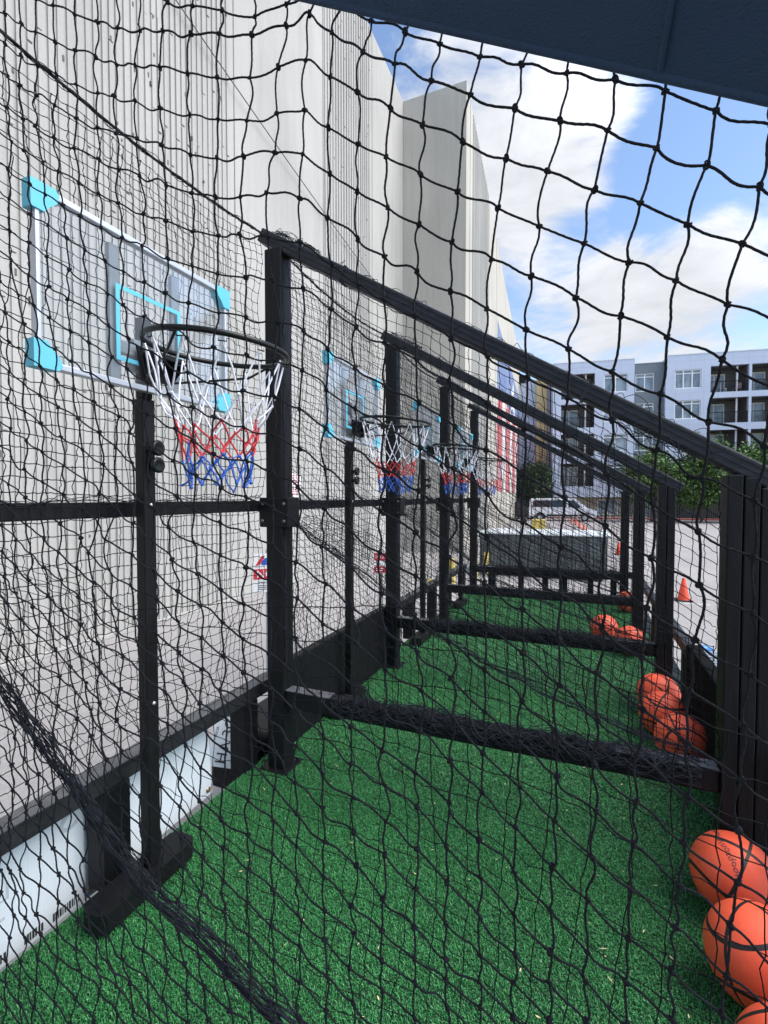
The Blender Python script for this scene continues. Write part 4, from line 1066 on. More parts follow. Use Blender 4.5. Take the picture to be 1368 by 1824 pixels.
    [-179,-178,-178,-178,-177,-177,-177,-177,-176,-177,-177,-178,-180,-183,-188,-197,-203,-204,-205,-206,-206,-209,-209,-208,-210,-212,-213,-213,-210,-207,-207,-210,-211,-211,-208,-205,-210,-209,-213,-210,-210,-210,-210,-209,-207,-205,-203,-201,-199,-197,-196,-194,-193,-192,-191,-190,-190,-189,-189,-188,-188,-188,-188,-187,-187,-187,-187],
    [-142,-142,-141,-141,-141,-140,-140,-140,-140,-140,-141,-142,-145,-148,-154,-163,-169,-173,-172,-175,-176,-175,-176,-176,-176,-180,-180,-178,-176,-175,-175,-177,-175,-175,-175,-176,-178,-177,-178,-178,-178,-177,-176,-175,-173,-171,-169,-166,-164,-163,-161,-159,-158,-157,-156,-155,-154,-154,-153,-153,-152,-152,-151,-151,-151,-151,-151],
    [-105,-105,-105,-105,-104,-104,-104,-104,-104,-105,-106,-107,-110,-115,-121,-128,-136,-139,-140,-142,-143,-143,-141,-141,-141,-143,-142,-144,-142,-139,-140,-142,-142,-141,-143,-144,-144,-143,-144,-145,-144,-143,-142,-140,-138,-136,-134,-132,-130,-128,-126,-125,-123,-122,-121,-120,-119,-118,-117,-117,-116,-116,-115,-115,-115,-115,-114],
    [-69,-68,-68,-68,-68,-68,-68,-68,-69,-69,-71,-73,-76,-81,-86,-93,-100,-104,-109,-111,-110,-111,-108,-108,-109,-112,-113,-110,-108,-108,-109,-109,-110,-111,-112,-112,-113,-112,-111,-111,-110,-109,-107,-105,-103,-101,-99,-97,-95,-93,-91,-89,-88,-86,-85,-84,-83,-82,-81,-81,-80,-80,-79,-79,-78,-78,-78],
    [-32,-32,-32,-32,-32,-32,-32,-33,-33,-34,-36,-38,-41,-46,-51,-56,-63,-69,-74,-78,-77,-77,-78,-78,-78,-79,-77,-77,-77,-79,-79,-80,-80,-80,-80,-81,-81,-80,-79,-77,-76,-74,-72,-70,-68,-66,-64,-62,-60,-58,-56,-54,-52,-51,-50,-48,-47,-46,-46,-45,-44,-44,-43,-43,-42,-42,-41],
    [5,4,4,4,4,4,3,3,2,1,-1,-3,-6,-10,-15,-20,-29,-35,-41,-45,-44,-46,-45,-46,-47,-46,-45,-45,-47,-47,-50,-51,-51,-50,-51,-50,-49,-47,-45,-43,-41,-39,-37,-35,-33,-31,-29,-26,-24,-22,-20,-19,-17,-15,-14,-13,-12,-11,-10,-9,-8,-7,-7,-6,-6,-5,-5],
    [41,41,40,40,40,39,39,38,37,36,34,31,29,25,21,16,7,0,-6,-11,-11,-13,-13,-15,-15,-16,-15,-17,-16,-18,-19,-21,-20,-21,-20,-19,-17,-14,-12,-9,-7,-4,-2,0,3,5,7,9,11,13,15,17,19,20,22,23,24,25,26,27,28,29,29,30,31,31,32],
    [77,77,77,76,76,75,74,73,72,70,68,66,63,60,56,51,40,33,27,22,22,19,18,17,16,13,14,13,14,12,9,9,8,9,11,14,17,19,22,25,28,31,33,36,38,41,43,45,47,49,51,53,55,56,58,59,60,62,63,64,64,65,66,66,67,68,68],
    [114,113,113,112,111,111,110,108,107,105,103,101,98,95,90,84,73,65,60,56,53,51,51,48,45,46,43,44,43,42,40,38,39,41,44,47,50,54,57,60,63,66,69,71,74,76,79,81,83,85,87,89,91,92,94,95,97,98,99,100,101,102,102,103,103,104,105],
    [150,149,149,148,147,146,145,143,142,140,138,135,132,129,124,118,107,99,95,88,85,83,83,81,78,77,78,76,75,73,71,71,72,75,78,82,85,89,92,95,99,102,104,107,110,112,115,117,119,121,123,125,127,129,130,132,133,134,135,136,137,138,139,139,140,141,141],
    [186,185,184,184,183,181,180,179,177,175,173,170,166,162,157,151,142,135,129,123,119,118,117,115,112,112,112,112,109,106,105,106,107,110,113,117,120,124,127,131,134,137,140,143,146,148,151,153,155,158,160,161,163,165,166,168,169,171,172,173,174,175,175,176,177,177,178],
    [222,221,220,219,218,217,216,214,212,210,207,204,201,196,191,184,178,171,165,159,156,153,152,150,148,147,147,146,144,142,141,142,144,146,149,153,156,160,163,167,170,173,176,179,182,185,187,190,192,194,196,198,200,201,203,204,206,207,208,209,210,211,212,213,213,214,215],
    [258,257,256,255,254,253,251,249,247,245,242,239,235,230,225,219,213,207,201,197,193,190,188,186,185,183,183,181,180,179,178,179,181,183,186,189,193,196,200,203,206,210,213,216,218,221,224,226,228,230,232,234,236,238,240,241,242,244,245,246,247,248,249,249,250,251,252],
    [295,294,292,291,290,288,286,284,282,280,277,273,269,265,260,255,249,244,239,234,231,227,225,223,221,220,219,218,217,216,216,217,219,221,223,226,229,233,236,240,243,246,249,252,255,258,260,263,265,267,269,271,273,275,276,278,279,280,282,283,284,285,286,286,287,288,288],
    [331,330,328,327,326,324,322,320,318,315,312,308,304,300,295,291,286,281,276,272,269,265,263,261,259,257,256,255,255,254,255,256,257,259,261,264,267,270,273,276,280,283,286,289,291,294,297,299,302,304,306,308,310,311,313,315,316,317,319,320,321,322,322,323,324,325,325],
    [367,366,365,363,361,360,358,355,353,350,347,343,340,336,331,327,322,318,314,310,307,304,301,299,297,295,294,293,293,293,293,294,295,297,299,302,304,307,310,313,316,319,322,325,328,331,333,336,338,341,343,345,346,348,350,351,353,354,355,357,358,359,359,360,361,362,362],
    [404,402,401,399,398,396,394,391,389,386,383,379,375,372,368,363,360,356,352,348,345,342,339,337,335,333,332,332,331,331,332,333,334,335,337,340,342,345,348,351,354,356,359,362,365,368,370,373,375,377,380,382,383,385,387,388,390,391,392,394,395,396,397,397,398,399,400],
    [440,439,437,435,434,432,429,427,424,421,418,415,411,408,404,400,397,393,390,386,383,380,378,375,373,372,371,370,370,370,370,371,372,374,376,378,380,382,385,388,391,394,396,399,402,405,407,410,412,414,417,419,420,422,424,426,427,428,430,431,432,433,434,435,435,436,437],
    [477,475,474,472,470,468,466,463,460,457,454,451,448,444,441,437,434,431,427,424,421,419,416,414,412,411,409,409,408,409,409,410,411,412,414,416,418,420,423,425,428,431,434,436,439,442,444,447,449,451,454,456,458,459,461,463,464,466,467,468,469,470,471,472,473,473,474],
    [513,512,510,508,506,504,502,499,496,494,491,488,484,481,478,475,471,468,465,462,459,457,455,452,451,449,448,447,447,447,448,448,449,451,452,454,456,458,461,463,466,468,471,474,476,479,481,484,486,489,491,493,495,497,498,500,501,503,504,505,506,507,508,509,510,511,511],
    [550,548,546,545,543,540,538,535,533,530,527,524,521,518,515,512,509,506,503,500,498,495,493,491,489,488,487,486,486,486,486,487,488,489,491,492,494,496,498,501,503,506,508,511,513,516,519,521,523,526,528,530,532,534,536,537,539,540,541,542,544,545,545,546,547,548,549],
    [587,585,583,581,579,577,574,572,569,566,563,561,558,555,552,549,546,543,541,538,536,533,531,530,528,527,526,525,525,525,525,526,526,528,529,530,532,534,536,538,541,543,546,548,551,553,556,558,561,563,565,567,569,571,573,574,576,577,579,580,581,582,583,584,584,585,586]]
KZ = [
    [3008,2969,2930,2891,2852,2813,2774,2734,2695,2655,2615,2575,2535,2495,2455,2415,2375,2334,2294,2253,2213,2172,2132,2091,2050,2010,1969,1928,1888,1847,1806,1766,1725,1685,1645,1605,1565,1525,1486,1446,1407,1368,1329,1290,1252,1213,1175,1137,1098,1060,1022,985,947,909,871,834,796,758,721,683,645,608,570,533,495,457,420],
    [2985,2946,2907,2868,2829,2790,2751,2711,2672,2632,2592,2552,2512,2472,2432,2392,2352,2311,2271,2230,2189,2149,2108,2067,2026,1986,1945,1904,1863,1823,1782,1741,1701,1661,1620,1580,1540,1501,1461,1422,1382,1343,1304,1266,1227,1189,1150,1112,1074,1036,998,960,923,885,847,810,772,735,697,659,622,584,547,509,472,434,397],
    [2962,2923,2884,2845,2806,2767,2727,2688,2649,2609,2569,2529,2489,2449,2409,2369,2328,2288,2247,2207,2166,2125,2084,2043,2002,1962,1921,1880,1839,1798,1757,1717,1676,1636,1596,1556,1516,1476,1436,1397,1358,1319,1280,1241,1203,1164,1126,1088,1050,1012,974,936,899,861,823,786,748,711,673,636,598,561,524,486,449,411,373],
    [2938,2899,2860,2821,2783,2743,2704,2665,2626,2586,2546,2506,2466,2426,2386,2346,2305,2265,2224,2183,2142,2102,2061,2020,1979,1938,1897,1856,1815,1774,1733,1692,1652,1611,1571,1531,1491,1451,1412,1372,1333,1294,1255,1217,1178,1140,1102,1064,1026,988,950,912,875,837,799,762,725,687,650,612,575,538,500,463,425,388,350],
    [2915,2876,2837,2798,2759,2720,2681,2642,2603,2563,2523,2484,2444,2403,2363,2323,2282,2242,2201,2160,2119,2078,2037,1996,1955,1913,1872,1831,1790,1749,1709,1668,1627,1587,1547,1506,1467,1427,1387,1348,1309,1270,1231,1192,1154,1115,1077,1039,1001,963,926,888,850,813,776,738,701,663,626,589,552,514,477,440,402,365,328],
    [2891,2853,2814,2775,2736,2697,2658,2619,2580,2540,2501,2461,2421,2381,2340,2300,2259,2219,2178,2137,2096,2055,2013,1972,1931,1889,1848,1807,1766,1725,1684,1643,1603,1562,1522,1482,1442,1402,1363,1323,1284,1245,1206,1168,1129,1091,1053,1015,977,939,901,864,826,789,752,714,677,640,603,566,528,491,454,417,379,342,305],
    [2868,2829,2791,2752,2713,2674,2635,2596,2557,2518,2478,2438,2398,2358,2318,2277,2237,2196,2155,2114,2072,2031,1990,1948,1907,1865,1824,1783,1741,1700,1659,1619,1578,1537,1497,1457,1417,1377,1338,1299,1259,1220,1182,1143,1105,1066,1028,990,952,915,877,840,802,765,728,691,653,616,579,542,505,468,431,394,357,319,282],
    [2844,2806,2767,2729,2690,2651,2612,2573,2534,2495,2455,2416,2376,2336,2295,2255,2214,2173,2132,2091,2049,2008,1966,1925,1883,1841,1800,1758,1717,1676,1635,1594,1553,1513,1473,1432,1392,1353,1313,1274,1235,1196,1157,1119,1080,1042,1004,966,928,890,853,816,778,741,704,667,630,593,556,519,482,445,408,371,334,297,259],
    [2821,2783,2744,2706,2667,2628,2590,2551,2512,2472,2433,2393,2353,2313,2273,2232,2191,2150,2109,2068,2026,1984,1943,1901,1859,1817,1776,1734,1693,1651,1610,1569,1529,1488,1448,1408,1368,1328,1289,1250,1210,1172,1133,1094,1056,1018,979,942,904,866,829,791,754,717,680,643,606,570,533,496,459,422,385,348,311,274,237],
    [2798,2759,2721,2683,2644,2606,2567,2528,2489,2450,2411,2371,2331,2291,2251,2210,2169,2128,2087,2045,2003,1961,1919,1877,1835,1793,1751,1710,1668,1627,1586,1545,1504,1464,1423,1383,1343,1304,1264,1225,1186,1147,1109,1070,1031,993,955,917,879,842,804,767,730,693,656,620,583,546,510,473,436,400,363,326,289,252,215],
    [2774,2736,2698,2659,2621,2583,2544,2506,2467,2428,2389,2349,2309,2269,2229,2188,2147,2106,2064,2022,1980,1938,1896,1853,1811,1769,1727,1685,1644,1602,1561,1520,1480,1439,1399,1359,1319,1280,1240,1201,1162,1123,1084,1046,1007,969,931,893,855,818,780,743,706,669,633,596,560,523,487,450,414,377,340,303,266,229,192],
    [2751,2713,2675,2636,2598,2560,2521,2483,2444,2405,2366,2327,2287,2247,2207,2166,2125,2084,2042,2000,1957,1915,1872,1830,1787,1745,1703,1661,1619,1578,1537,1496,1455,1415,1375,1335,1295,1256,1216,1177,1138,1099,1061,1022,983,945,907,869,831,793,756,719,682,646,609,573,537,501,464,428,391,355,318,281,244,207,170],
    [2728,2690,2651,2613,2575,2537,2499,2460,2422,2383,2344,2305,2266,2226,2186,2145,2103,2062,2020,1977,1934,1892,1849,1806,1763,1721,1679,1637,1595,1554,1512,1472,1431,1391,1351,1311,1272,1232,1193,1154,1115,1076,1037,998,960,921,883,845,807,769,732,695,659,622,586,550,514,478,442,406,369,333,296,259,222,185,148],
    [2704,2666,2628,2590,2552,2514,2476,2438,2399,2361,2322,2283,2244,2204,2164,2123,2082,2040,1997,1955,1911,1868,1825,1782,1740,1697,1655,1613,1571,1530,1488,1448,1407,1367,1327,1288,1248,1209,1170,1131,1091,1053,1014,975,937,898,860,821,783,745,708,671,635,599,564,528,492,456,420,384,347,311,274,237,200,163,126],
    [2681,2643,2605,2567,2529,2491,2453,2415,2377,2338,2300,2261,2222,2183,2143,2102,2061,2018,1975,1932,1888,1844,1801,1758,1716,1674,1632,1590,1548,1506,1465,1424,1384,1344,1304,1265,1226,1187,1148,1108,1069,1030,991,953,914,876,837,798,759,722,685,648,612,577,541,506,470,434,398,362,326,289,252,215,178,141,104],
    [2658,2620,2582,2544,2506,2468,2430,2392,2354,2316,2278,2239,2201,2161,2122,2081,2040,1997,1953,1909,1865,1821,1777,1735,1693,1651,1609,1566,1524,1483,1442,1401,1361,1321,1282,1243,1204,1166,1127,1087,1047,1007,968,930,893,855,815,775,736,699,662,625,590,555,520,484,449,413,377,341,304,267,231,194,157,120,83],
    [2634,2596,2559,2521,2483,2445,2407,2369,2331,2293,2255,2217,2178,2140,2100,2060,2018,1975,1931,1886,1841,1797,1753,1712,1671,1629,1586,1544,1502,1460,1419,1379,1339,1299,1260,1222,1184,1146,1107,1067,1026,986,946,909,871,834,793,753,714,677,639,604,569,534,499,463,428,392,356,319,283,246,209,172,135,98,61],
    [2611,2573,2535,2498,2460,2422,2384,2346,2308,2271,2232,2194,2156,2117,2078,2038,1997,1952,1907,1862,1817,1774,1730,1690,1651,1606,1563,1522,1479,1439,1398,1358,1319,1279,1240,1202,1164,1126,1087,1047,1007,968,926,889,850,810,772,733,693,655,619,584,549,514,478,443,407,371,335,298,261,225,188,151,114,76,39],
    [2588,2550,2512,2474,2437,2399,2361,2323,2285,2248,2210,2171,2133,2094,2055,2015,1974,1928,1882,1838,1793,1751,1712,1668,1630,1582,1543,1500,1459,1419,1379,1339,1300,1262,1222,1184,1147,1107,1064,1029,990,952,913,870,830,792,753,714,678,638,601,565,530,494,458,423,387,350,314,277,240,204,167,129,92,55,18],
    [2565,2527,2489,2451,2413,2375,2338,2300,2262,2224,2186,2148,2110,2071,2031,1990,1946,1902,1856,1814,1770,1727,1685,1647,1602,1563,1521,1480,1440,1401,1362,1321,1283,1245,1204,1166,1127,1091,1052,1013,975,937,894,855,816,777,739,694,655,621,584,548,512,475,439,403,366,330,293,256,220,183,145,108,71,34,-4],
    [2542,2504,2466,2428,2390,2352,2314,2276,2239,2201,2163,2125,2086,2047,2007,1965,1923,1877,1833,1789,1745,1704,1665,1622,1581,1541,1500,1459,1421,1382,1343,1304,1265,1226,1189,1150,1112,1072,1035,999,957,919,877,836,801,762,722,678,646,606,568,531,494,457,420,383,347,310,273,236,199,162,124,87,50,12,-25],
    [2519,2481,2443,2405,2367,2329,2291,2253,2215,2177,2139,2101,2062,2023,1982,1941,1898,1854,1810,1767,1722,1681,1638,1597,1559,1519,1480,1442,1404,1363,1323,1285,1246,1207,1169,1133,1094,1057,1019,982,940,899,861,823,783,743,706,665,629,591,553,514,476,439,401,364,327,290,253,216,178,141,104,66,29,-9,-46],
    [2496,2458,2420,2382,2344,2305,2267,2229,2191,2153,2115,2077,2038,1999,1959,1917,1873,1830,1785,1744,1701,1658,1617,1576,1538,1500,1461,1423,1384,1344,1306,1267,1228,1189,1153,1113,1075,1036,1000,959,920,881,846,806,769,730,689,650,614,575,536,497,459,421,383,345,308,270,233,195,158,120,83,45,8,-30,-68],
    [2474,2436,2397,2359,2320,2282,2244,2206,2167,2129,2091,2053,2015,1976,1936,1895,1854,1808,1762,1722,1680,1638,1598,1558,1517,1478,1440,1402,1364,1326,1287,1246,1207,1172,1134,1098,1057,1017,979,943,906,867,830,791,753,711,668,631,595,557,519,480,441,403,364,326,288,250,213,175,137,100,62,24,-13,-51,-89],
    [2451,2413,2374,2336,2297,2259,2220,2182,2144,2105,2067,2029,1991,1953,1914,1875,1833,1790,1743,1701,1660,1619,1579,1538,1498,1459,1417,1380,1343,1304,1268,1228,1191,1151,1118,1082,1042,998,964,922,886,849,814,770,734,692,649,612,576,539,500,462,423,384,346,307,269,231,193,155,117,79,41,4,-34,-72,-110],
    [2429,2391,2352,2313,2275,2236,2197,2159,2120,2081,2043,2005,1967,1930,1893,1856,1815,1771,1726,1683,1640,1602,1560,1520,1481,1442,1401,1361,1323,1286,1247,1211,1176,1137,1099,1060,1022,982,940,904,869,832,794,759,718,678,636,596,558,520,482,443,405,366,327,288,250,211,173,135,97,59,21,-17,-55,-93,-131],
    [2407,2368,2330,2291,2252,2213,2174,2135,2097,2058,2019,1981,1943,1907,1872,1838,1800,1752,1710,1668,1626,1582,1542,1503,1462,1421,1382,1344,1302,1265,1226,1188,1153,1116,1081,1038,1002,962,926,891,857,811,776,740,704,663,621,580,541,502,463,425,386,347,308,269,230,192,153,115,77,38,0,-38,-76,-114,-152],
    [2385,2346,2307,2268,2230,2190,2151,2113,2074,2035,1997,1958,1921,1885,1852,1824,1782,1737,1693,1651,1608,1568,1524,1484,1443,1404,1365,1326,1288,1248,1211,1175,1138,1100,1058,1025,983,945,913,877,830,793,758,725,684,645,605,564,524,484,445,406,367,328,289,250,211,172,133,95,56,18,-20,-58,-97,-135,-173],
    [2363,2324,2286,2246,2207,2168,2129,2090,2051,2013,1975,1937,1901,1866,1837,1813,1769,1724,1681,1636,1595,1552,1510,1468,1428,1390,1349,1311,1272,1235,1197,1160,1121,1081,1046,1010,970,933,899,857,818,780,743,706,667,628,588,547,507,467,427,387,348,309,269,230,191,152,114,75,36,-2,-41,-79,-117,-156,-194],
    [2342,2303,2264,2225,2186,2147,2107,2068,2030,1991,1954,1918,1883,1850,1819,1803,1760,1714,1671,1626,1584,1543,1500,1458,1417,1378,1340,1301,1260,1223,1184,1145,1107,1071,1034,999,962,923,883,844,804,769,731,691,650,610,570,530,489,449,408,369,329,289,250,211,172,132,93,55,16,-23,-61,-100,-138,-177,-215],
    [2320,2281,2242,2203,2164,2125,2086,2047,2009,1971,1934,1899,1867,1840,1818,1798,1757,1709,1664,1618,1575,1532,1490,1449,1408,1367,1328,1290,1249,1211,1172,1132,1093,1055,1021,983,947,910,870,830,792,756,718,676,634,593,552,512,471,430,390,350,310,270,230,191,152,112,73,34,-4,-43,-82,-120,-159,-197,-236],
    [2299,2260,2221,2182,2144,2105,2066,2027,1989,1951,1915,1881,1851,1826,1808,1789,1745,1698,1651,1605,1561,1517,1475,1433,1393,1351,1311,1271,1232,1194,1153,1115,1075,1036,998,964,930,892,855,820,781,738,699,658,617,576,534,493,453,412,371,331,290,250,211,171,132,92,53,14,-25,-64,-102,-141,-180,-218,-257],
    [2277,2239,2200,2162,2123,2084,2046,2007,1970,1932,1897,1863,1832,1805,1782,1756,1716,1668,1624,1580,1535,1492,1452,1410,1371,1330,1289,1250,1211,1171,1132,1091,1052,1015,979,946,907,872,837,801,760,720,680,640,599,558,516,475,434,393,352,311,271,231,191,151,111,72,33,-6,-45,-84,-123,-162,-201,-239,-278],
    [2256,2218,2179,2141,2103,2065,2027,1989,1951,1915,1879,1845,1812,1780,1749,1725,1689,1643,1598,1554,1511,1470,1429,1388,1348,1308,1267,1229,1189,1154,1113,1071,1031,996,963,929,887,856,820,783,743,703,663,622,581,539,498,456,415,373,332,292,251,211,171,131,91,52,12,-27,-66,-105,-144,-183,-222,-260,-299],
    [2235,2197,2159,2121,2083,2045,2008,1970,1933,1897,1861,1826,1792,1758,1726,1699,1663,1620,1574,1529,1489,1448,1408,1368,1327,1287,1247,1207,1171,1132,1092,1053,1019,980,947,905,869,841,807,768,728,686,645,603,562,520,478,437,395,354,313,272,231,191,150,110,71,31,-8,-48,-87,-126,-165,-204,-243,-281,-320],
    [2214,2176,2138,2101,2063,2026,1989,1952,1916,1880,1844,1808,1773,1738,1704,1673,1636,1594,1550,1508,1467,1428,1388,1347,1306,1267,1227,1190,1154,1116,1077,1040,1004,964,924,887,856,830,794,753,711,669,627,585,542,500,459,417,375,334,293,252,211,170,130,90,50,10,-29,-68,-108,-147,-186,-225,-264,-302,-341],
    [2193,2155,2118,2081,2044,2007,1970,1934,1898,1862,1826,1791,1755,1719,1684,1650,1612,1570,1528,1485,1443,1405,1365,1326,1285,1245,1206,1170,1134,1096,1057,1020,980,942,904,868,845,814,776,736,693,651,608,565,523,480,438,397,355,313,272,231,190,150,109,69,29,-10,-50,-89,-129,-168,-207,-246,-285,-324,-362],
    [2172,2135,2098,2061,2024,1988,1951,1915,1880,1844,1809,1773,1737,1702,1666,1630,1590,1549,1506,1465,1424,1383,1342,1304,1265,1223,1186,1148,1110,1070,1035,996,959,921,885,858,828,794,756,716,674,631,588,545,502,460,418,376,334,293,251,210,170,129,89,48,8,-31,-71,-110,-150,-189,-228,-267,-306,-345,-384],
    [2151,2114,2078,2041,2005,1968,1932,1897,1861,1826,1791,1756,1720,1684,1647,1610,1571,1527,1486,1443,1402,1359,1319,1279,1241,1203,1165,1126,1088,1048,1012,973,932,895,871,841,808,772,734,694,652,610,567,524,482,439,397,355,313,272,230,189,149,108,67,27,-13,-53,-92,-132,-171,-210,-249,-288,-327,-366,-405],
    [2130,2094,2057,2021,1985,1949,1913,1877,1842,1807,1772,1737,1702,1667,1630,1591,1549,1506,1464,1423,1383,1343,1300,1259,1219,1182,1143,1102,1064,1024,986,947,909,879,851,820,785,749,710,671,630,588,545,503,460,418,376,334,292,250,209,168,127,87,46,6,-34,-74,-114,-153,-192,-232,-271,-310,-349,-388,-427],
    [2110,2073,2037,2001,1965,1929,1893,1858,1823,1788,1753,1718,1683,1648,1611,1571,1530,1486,1444,1401,1362,1319,1277,1237,1197,1158,1119,1080,1038,999,961,922,893,861,829,796,761,724,686,646,606,565,523,480,438,396,354,312,270,229,188,147,106,65,25,-15,-55,-95,-135,-175,-214,-253,-292,-331,-370,-409,-448],
    [2089,2053,2016,1980,1944,1908,1873,1838,1802,1768,1733,1698,1663,1628,1590,1550,1509,1465,1423,1380,1337,1295,1253,1214,1175,1135,1096,1056,1019,979,940,905,873,841,807,772,737,699,661,622,582,541,499,457,416,374,332,290,248,207,166,125,84,44,3,-37,-77,-117,-157,-196,-236,-275,-314,-353,-392,-431,-470],
    [2068,2032,1996,1960,1924,1888,1852,1817,1782,1747,1712,1677,1641,1605,1568,1528,1486,1443,1402,1357,1315,1274,1234,1192,1153,1112,1072,1032,996,960,925,888,853,818,784,748,712,674,636,597,557,516,475,434,392,351,309,268,226,185,144,103,62,22,-19,-59,-99,-139,-178,-218,-257,-297,-336,-375,-414,-453,-492],
    [2047,2011,1975,1939,1903,1867,1831,1796,1760,1725,1690,1654,1618,1581,1543,1504,1463,1421,1379,1338,1298,1256,1215,1171,1132,1091,1050,1011,974,937,903,868,832,796,760,723,686,649,610,571,532,492,451,410,369,328,286,245,204,163,122,81,40,0,-41,-81,-121,-161,-200,-240,-279,-319,-358,-397,-436,-475,-514],
    [2026,1990,1954,1918,1881,1846,1810,1774,1738,1703,1667,1631,1594,1557,1519,1479,1439,1398,1357,1317,1277,1236,1194,1151,1110,1069,1029,990,953,916,881,845,809,773,736,699,661,623,585,546,507,467,426,386,345,304,263,222,181,140,99,58,18,-23,-63,-103,-143,-183,-223,-262,-301,-341,-380,-419,-458,-497,-536],
    [2005,1969,1932,1896,1860,1824,1788,1752,1716,1680,1644,1607,1570,1533,1494,1455,1415,1375,1335,1295,1255,1214,1172,1130,1089,1048,1009,970,932,895,858,822,786,749,712,674,636,598,560,521,481,442,402,362,321,280,239,199,158,117,76,36,-5,-45,-85,-125,-165,-205,-245,-284,-324,-363,-402,-441,-480,-519,-558],
    [1984,1947,1911,1874,1838,1802,1766,1729,1693,1657,1620,1583,1546,1508,1469,1431,1391,1352,1312,1272,1232,1191,1150,1109,1068,1028,988,949,911,873,836,799,762,725,687,650,612,573,535,496,456,417,377,337,297,256,216,175,135,94,53,13,-28,-68,-108,-148,-188,-228,-267,-307,-346,-385,-424,-464,-503,-541,-580],
    [1963,1926,1889,1853,1816,1779,1743,1706,1670,1633,1596,1559,1521,1483,1445,1406,1367,1328,1289,1249,1209,1168,1128,1087,1046,1006,967,928,889,851,813,776,739,701,663,625,587,548,510,471,431,392,352,312,272,232,192,152,111,71,30,-10,-50,-91,-131,-171,-210,-250,-290,-329,-369,-408,-447,-486,-525,-564,-603],
    [1941,1904,1867,1830,1794,1757,1720,1683,1646,1609,1572,1534,1497,1459,1420,1382,1343,1304,1265,1225,1185,1145,1105,1065,1025,985,945,906,867,829,791,753,715,677,639,601,562,523,485,446,407,367,328,288,248,208,168,128,87,47,7,-33,-73,-114,-153,-193,-233,-273,-312,-352,-391,-430,-470,-509,-548,-587,-625],
    [1919,1882,1845,1808,1771,1734,1697,1660,1623,1585,1548,1510,1472,1434,1396,1357,1319,1280,1241,1201,1162,1122,1082,1042,1002,963,923,884,845,807,768,730,691,653,615,576,538,499,460,421,382,342,303,263,224,184,144,104,64,24,-16,-57,-97,-137,-176,-216,-256,-296,-335,-375,-414,-453,-492,-531,-570,-609,-648],
    [1897,1860,1822,1785,1748,1711,1674,1636,1599,1561,1524,1486,1448,1410,1371,1333,1294,1256,1217,1177,1138,1098,1059,1019,980,940,901,862,823,784,745,706,668,629,591,552,513,474,435,396,357,318,278,239,199,160,120,80,40,0,-40,-80,-120,-160,-200,-239,-279,-319,-358,-397,-437,-476,-515,-554,-593,-632,-671],
    [1875,1837,1800,1762,1725,1688,1650,1613,1575,1537,1499,1462,1423,1385,1347,1309,1270,1231,1192,1153,1114,1075,1036,996,957,918,879,839,800,761,722,683,644,605,566,528,489,450,411,372,332,293,254,214,175,135,96,56,16,-24,-64,-103,-143,-183,-223,-262,-302,-342,-381,-420,-460,-499,-538,-577,-616,-655,-694],
    [1852,1815,1777,1740,1702,1664,1627,1589,1551,1513,1475,1437,1399,1361,1323,1284,1246,1207,1168,1129,1091,1052,1012,973,934,895,856,817,777,738,699,660,621,582,542,503,464,425,386,347,308,269,229,190,150,111,71,32,-8,-47,-87,-127,-167,-206,-246,-286,-325,-365,-404,-443,-483,-522,-561,-600,-639,-678,-717],
    [1830,1792,1754,1717,1679,1641,1603,1565,1527,1489,1451,1413,1375,1337,1298,1260,1221,1183,1144,1106,1067,1028,989,950,911,872,833,794,754,715,676,636,597,558,518,479,440,401,362,322,283,244,205,165,126,87,47,8,-32,-71,-111,-150,-190,-230,-269,-309,-348,-388,-427,-467,-506,-545,-584,-623,-662,-701,-740],
    [1807,1769,1731,1694,1656,1618,1580,1541,1503,1465,1427,1389,1351,1312,1274,1235,1197,1159,1120,1082,1043,1004,966,927,888,849,810,771,731,692,653,613,573,534,494,455,416,376,337,298,259,219,180,141,102,62,23,-16,-56,-95,-135,-174,-214,-253,-293,-332,-372,-411,-450,-490,-529,-568,-607,-646,-685,-724,-763]]
NJ, NR = len(KX), len(KX[0])
g = np.array([KX, KZ], float) / 1000.0
rn = np.random.default_rng(21)
KN = np.stack([g[0], np.full((NJ, NR), Y0), g[1]], -1)
wob = rn.normal(0, .006, (NJ, NR))
for _ in range(2):
    wob = (wob + np.roll(wob, 1, 0) + np.roll(wob, -1, 0) + np.roll(wob, 1, 1) + np.roll(wob, -1, 1)) / 5
KN[..., 1] += wob * 2
inside = (KN[..., 2] < np.vectorize(beam_z)(KN[..., 0]) - .03) & (KN[..., 2] > 0.02) & (KN[..., 0] > XL + .04) & (KN[..., 0] < XR - .04)
def strand(P, amp, step):
    """smooth cord through knots, a little slack and wander between them"""
    P = np.asarray(P); n = len(P); out = []
    E = np.concatenate([[2 * P[0] - P[1]], P, [2 * P[-1] - P[-2]]])
    for i in range(n - 1):
        p0, p1, p2, p3 = E[i], E[i + 1], E[i + 2], E[i + 3]
        ln = np.linalg.norm(p2 - p1); m = max(2, int(round(ln / step)))
        u = np.linspace(0, 1, m, endpoint=False)[:, None]
        c = 0.5 * ((2 * p1) + (-p0 + p2) * u + (2 * p0 - 5 * p1 + 4 * p2 - p3) * u ** 2 + (-p0 + 3 * p1 - 3 * p2 + p3) * u ** 3)
        d1 = rn.normal(0, amp, 3); d2 = rn.normal(0, amp * .6, 3); d1[2] -= amp * .5
        c = c + np.sin(math.pi * u) * d1 + np.sin(2 * math.pi * u) * d2
        out.append(c)
    out.append(P[-1:])
    return np.concatenate(out)
ico = bmesh.new(); bmesh.ops.create_icosphere(ico, subdivisions=2, radius=1.0); ico.verts.index_update()
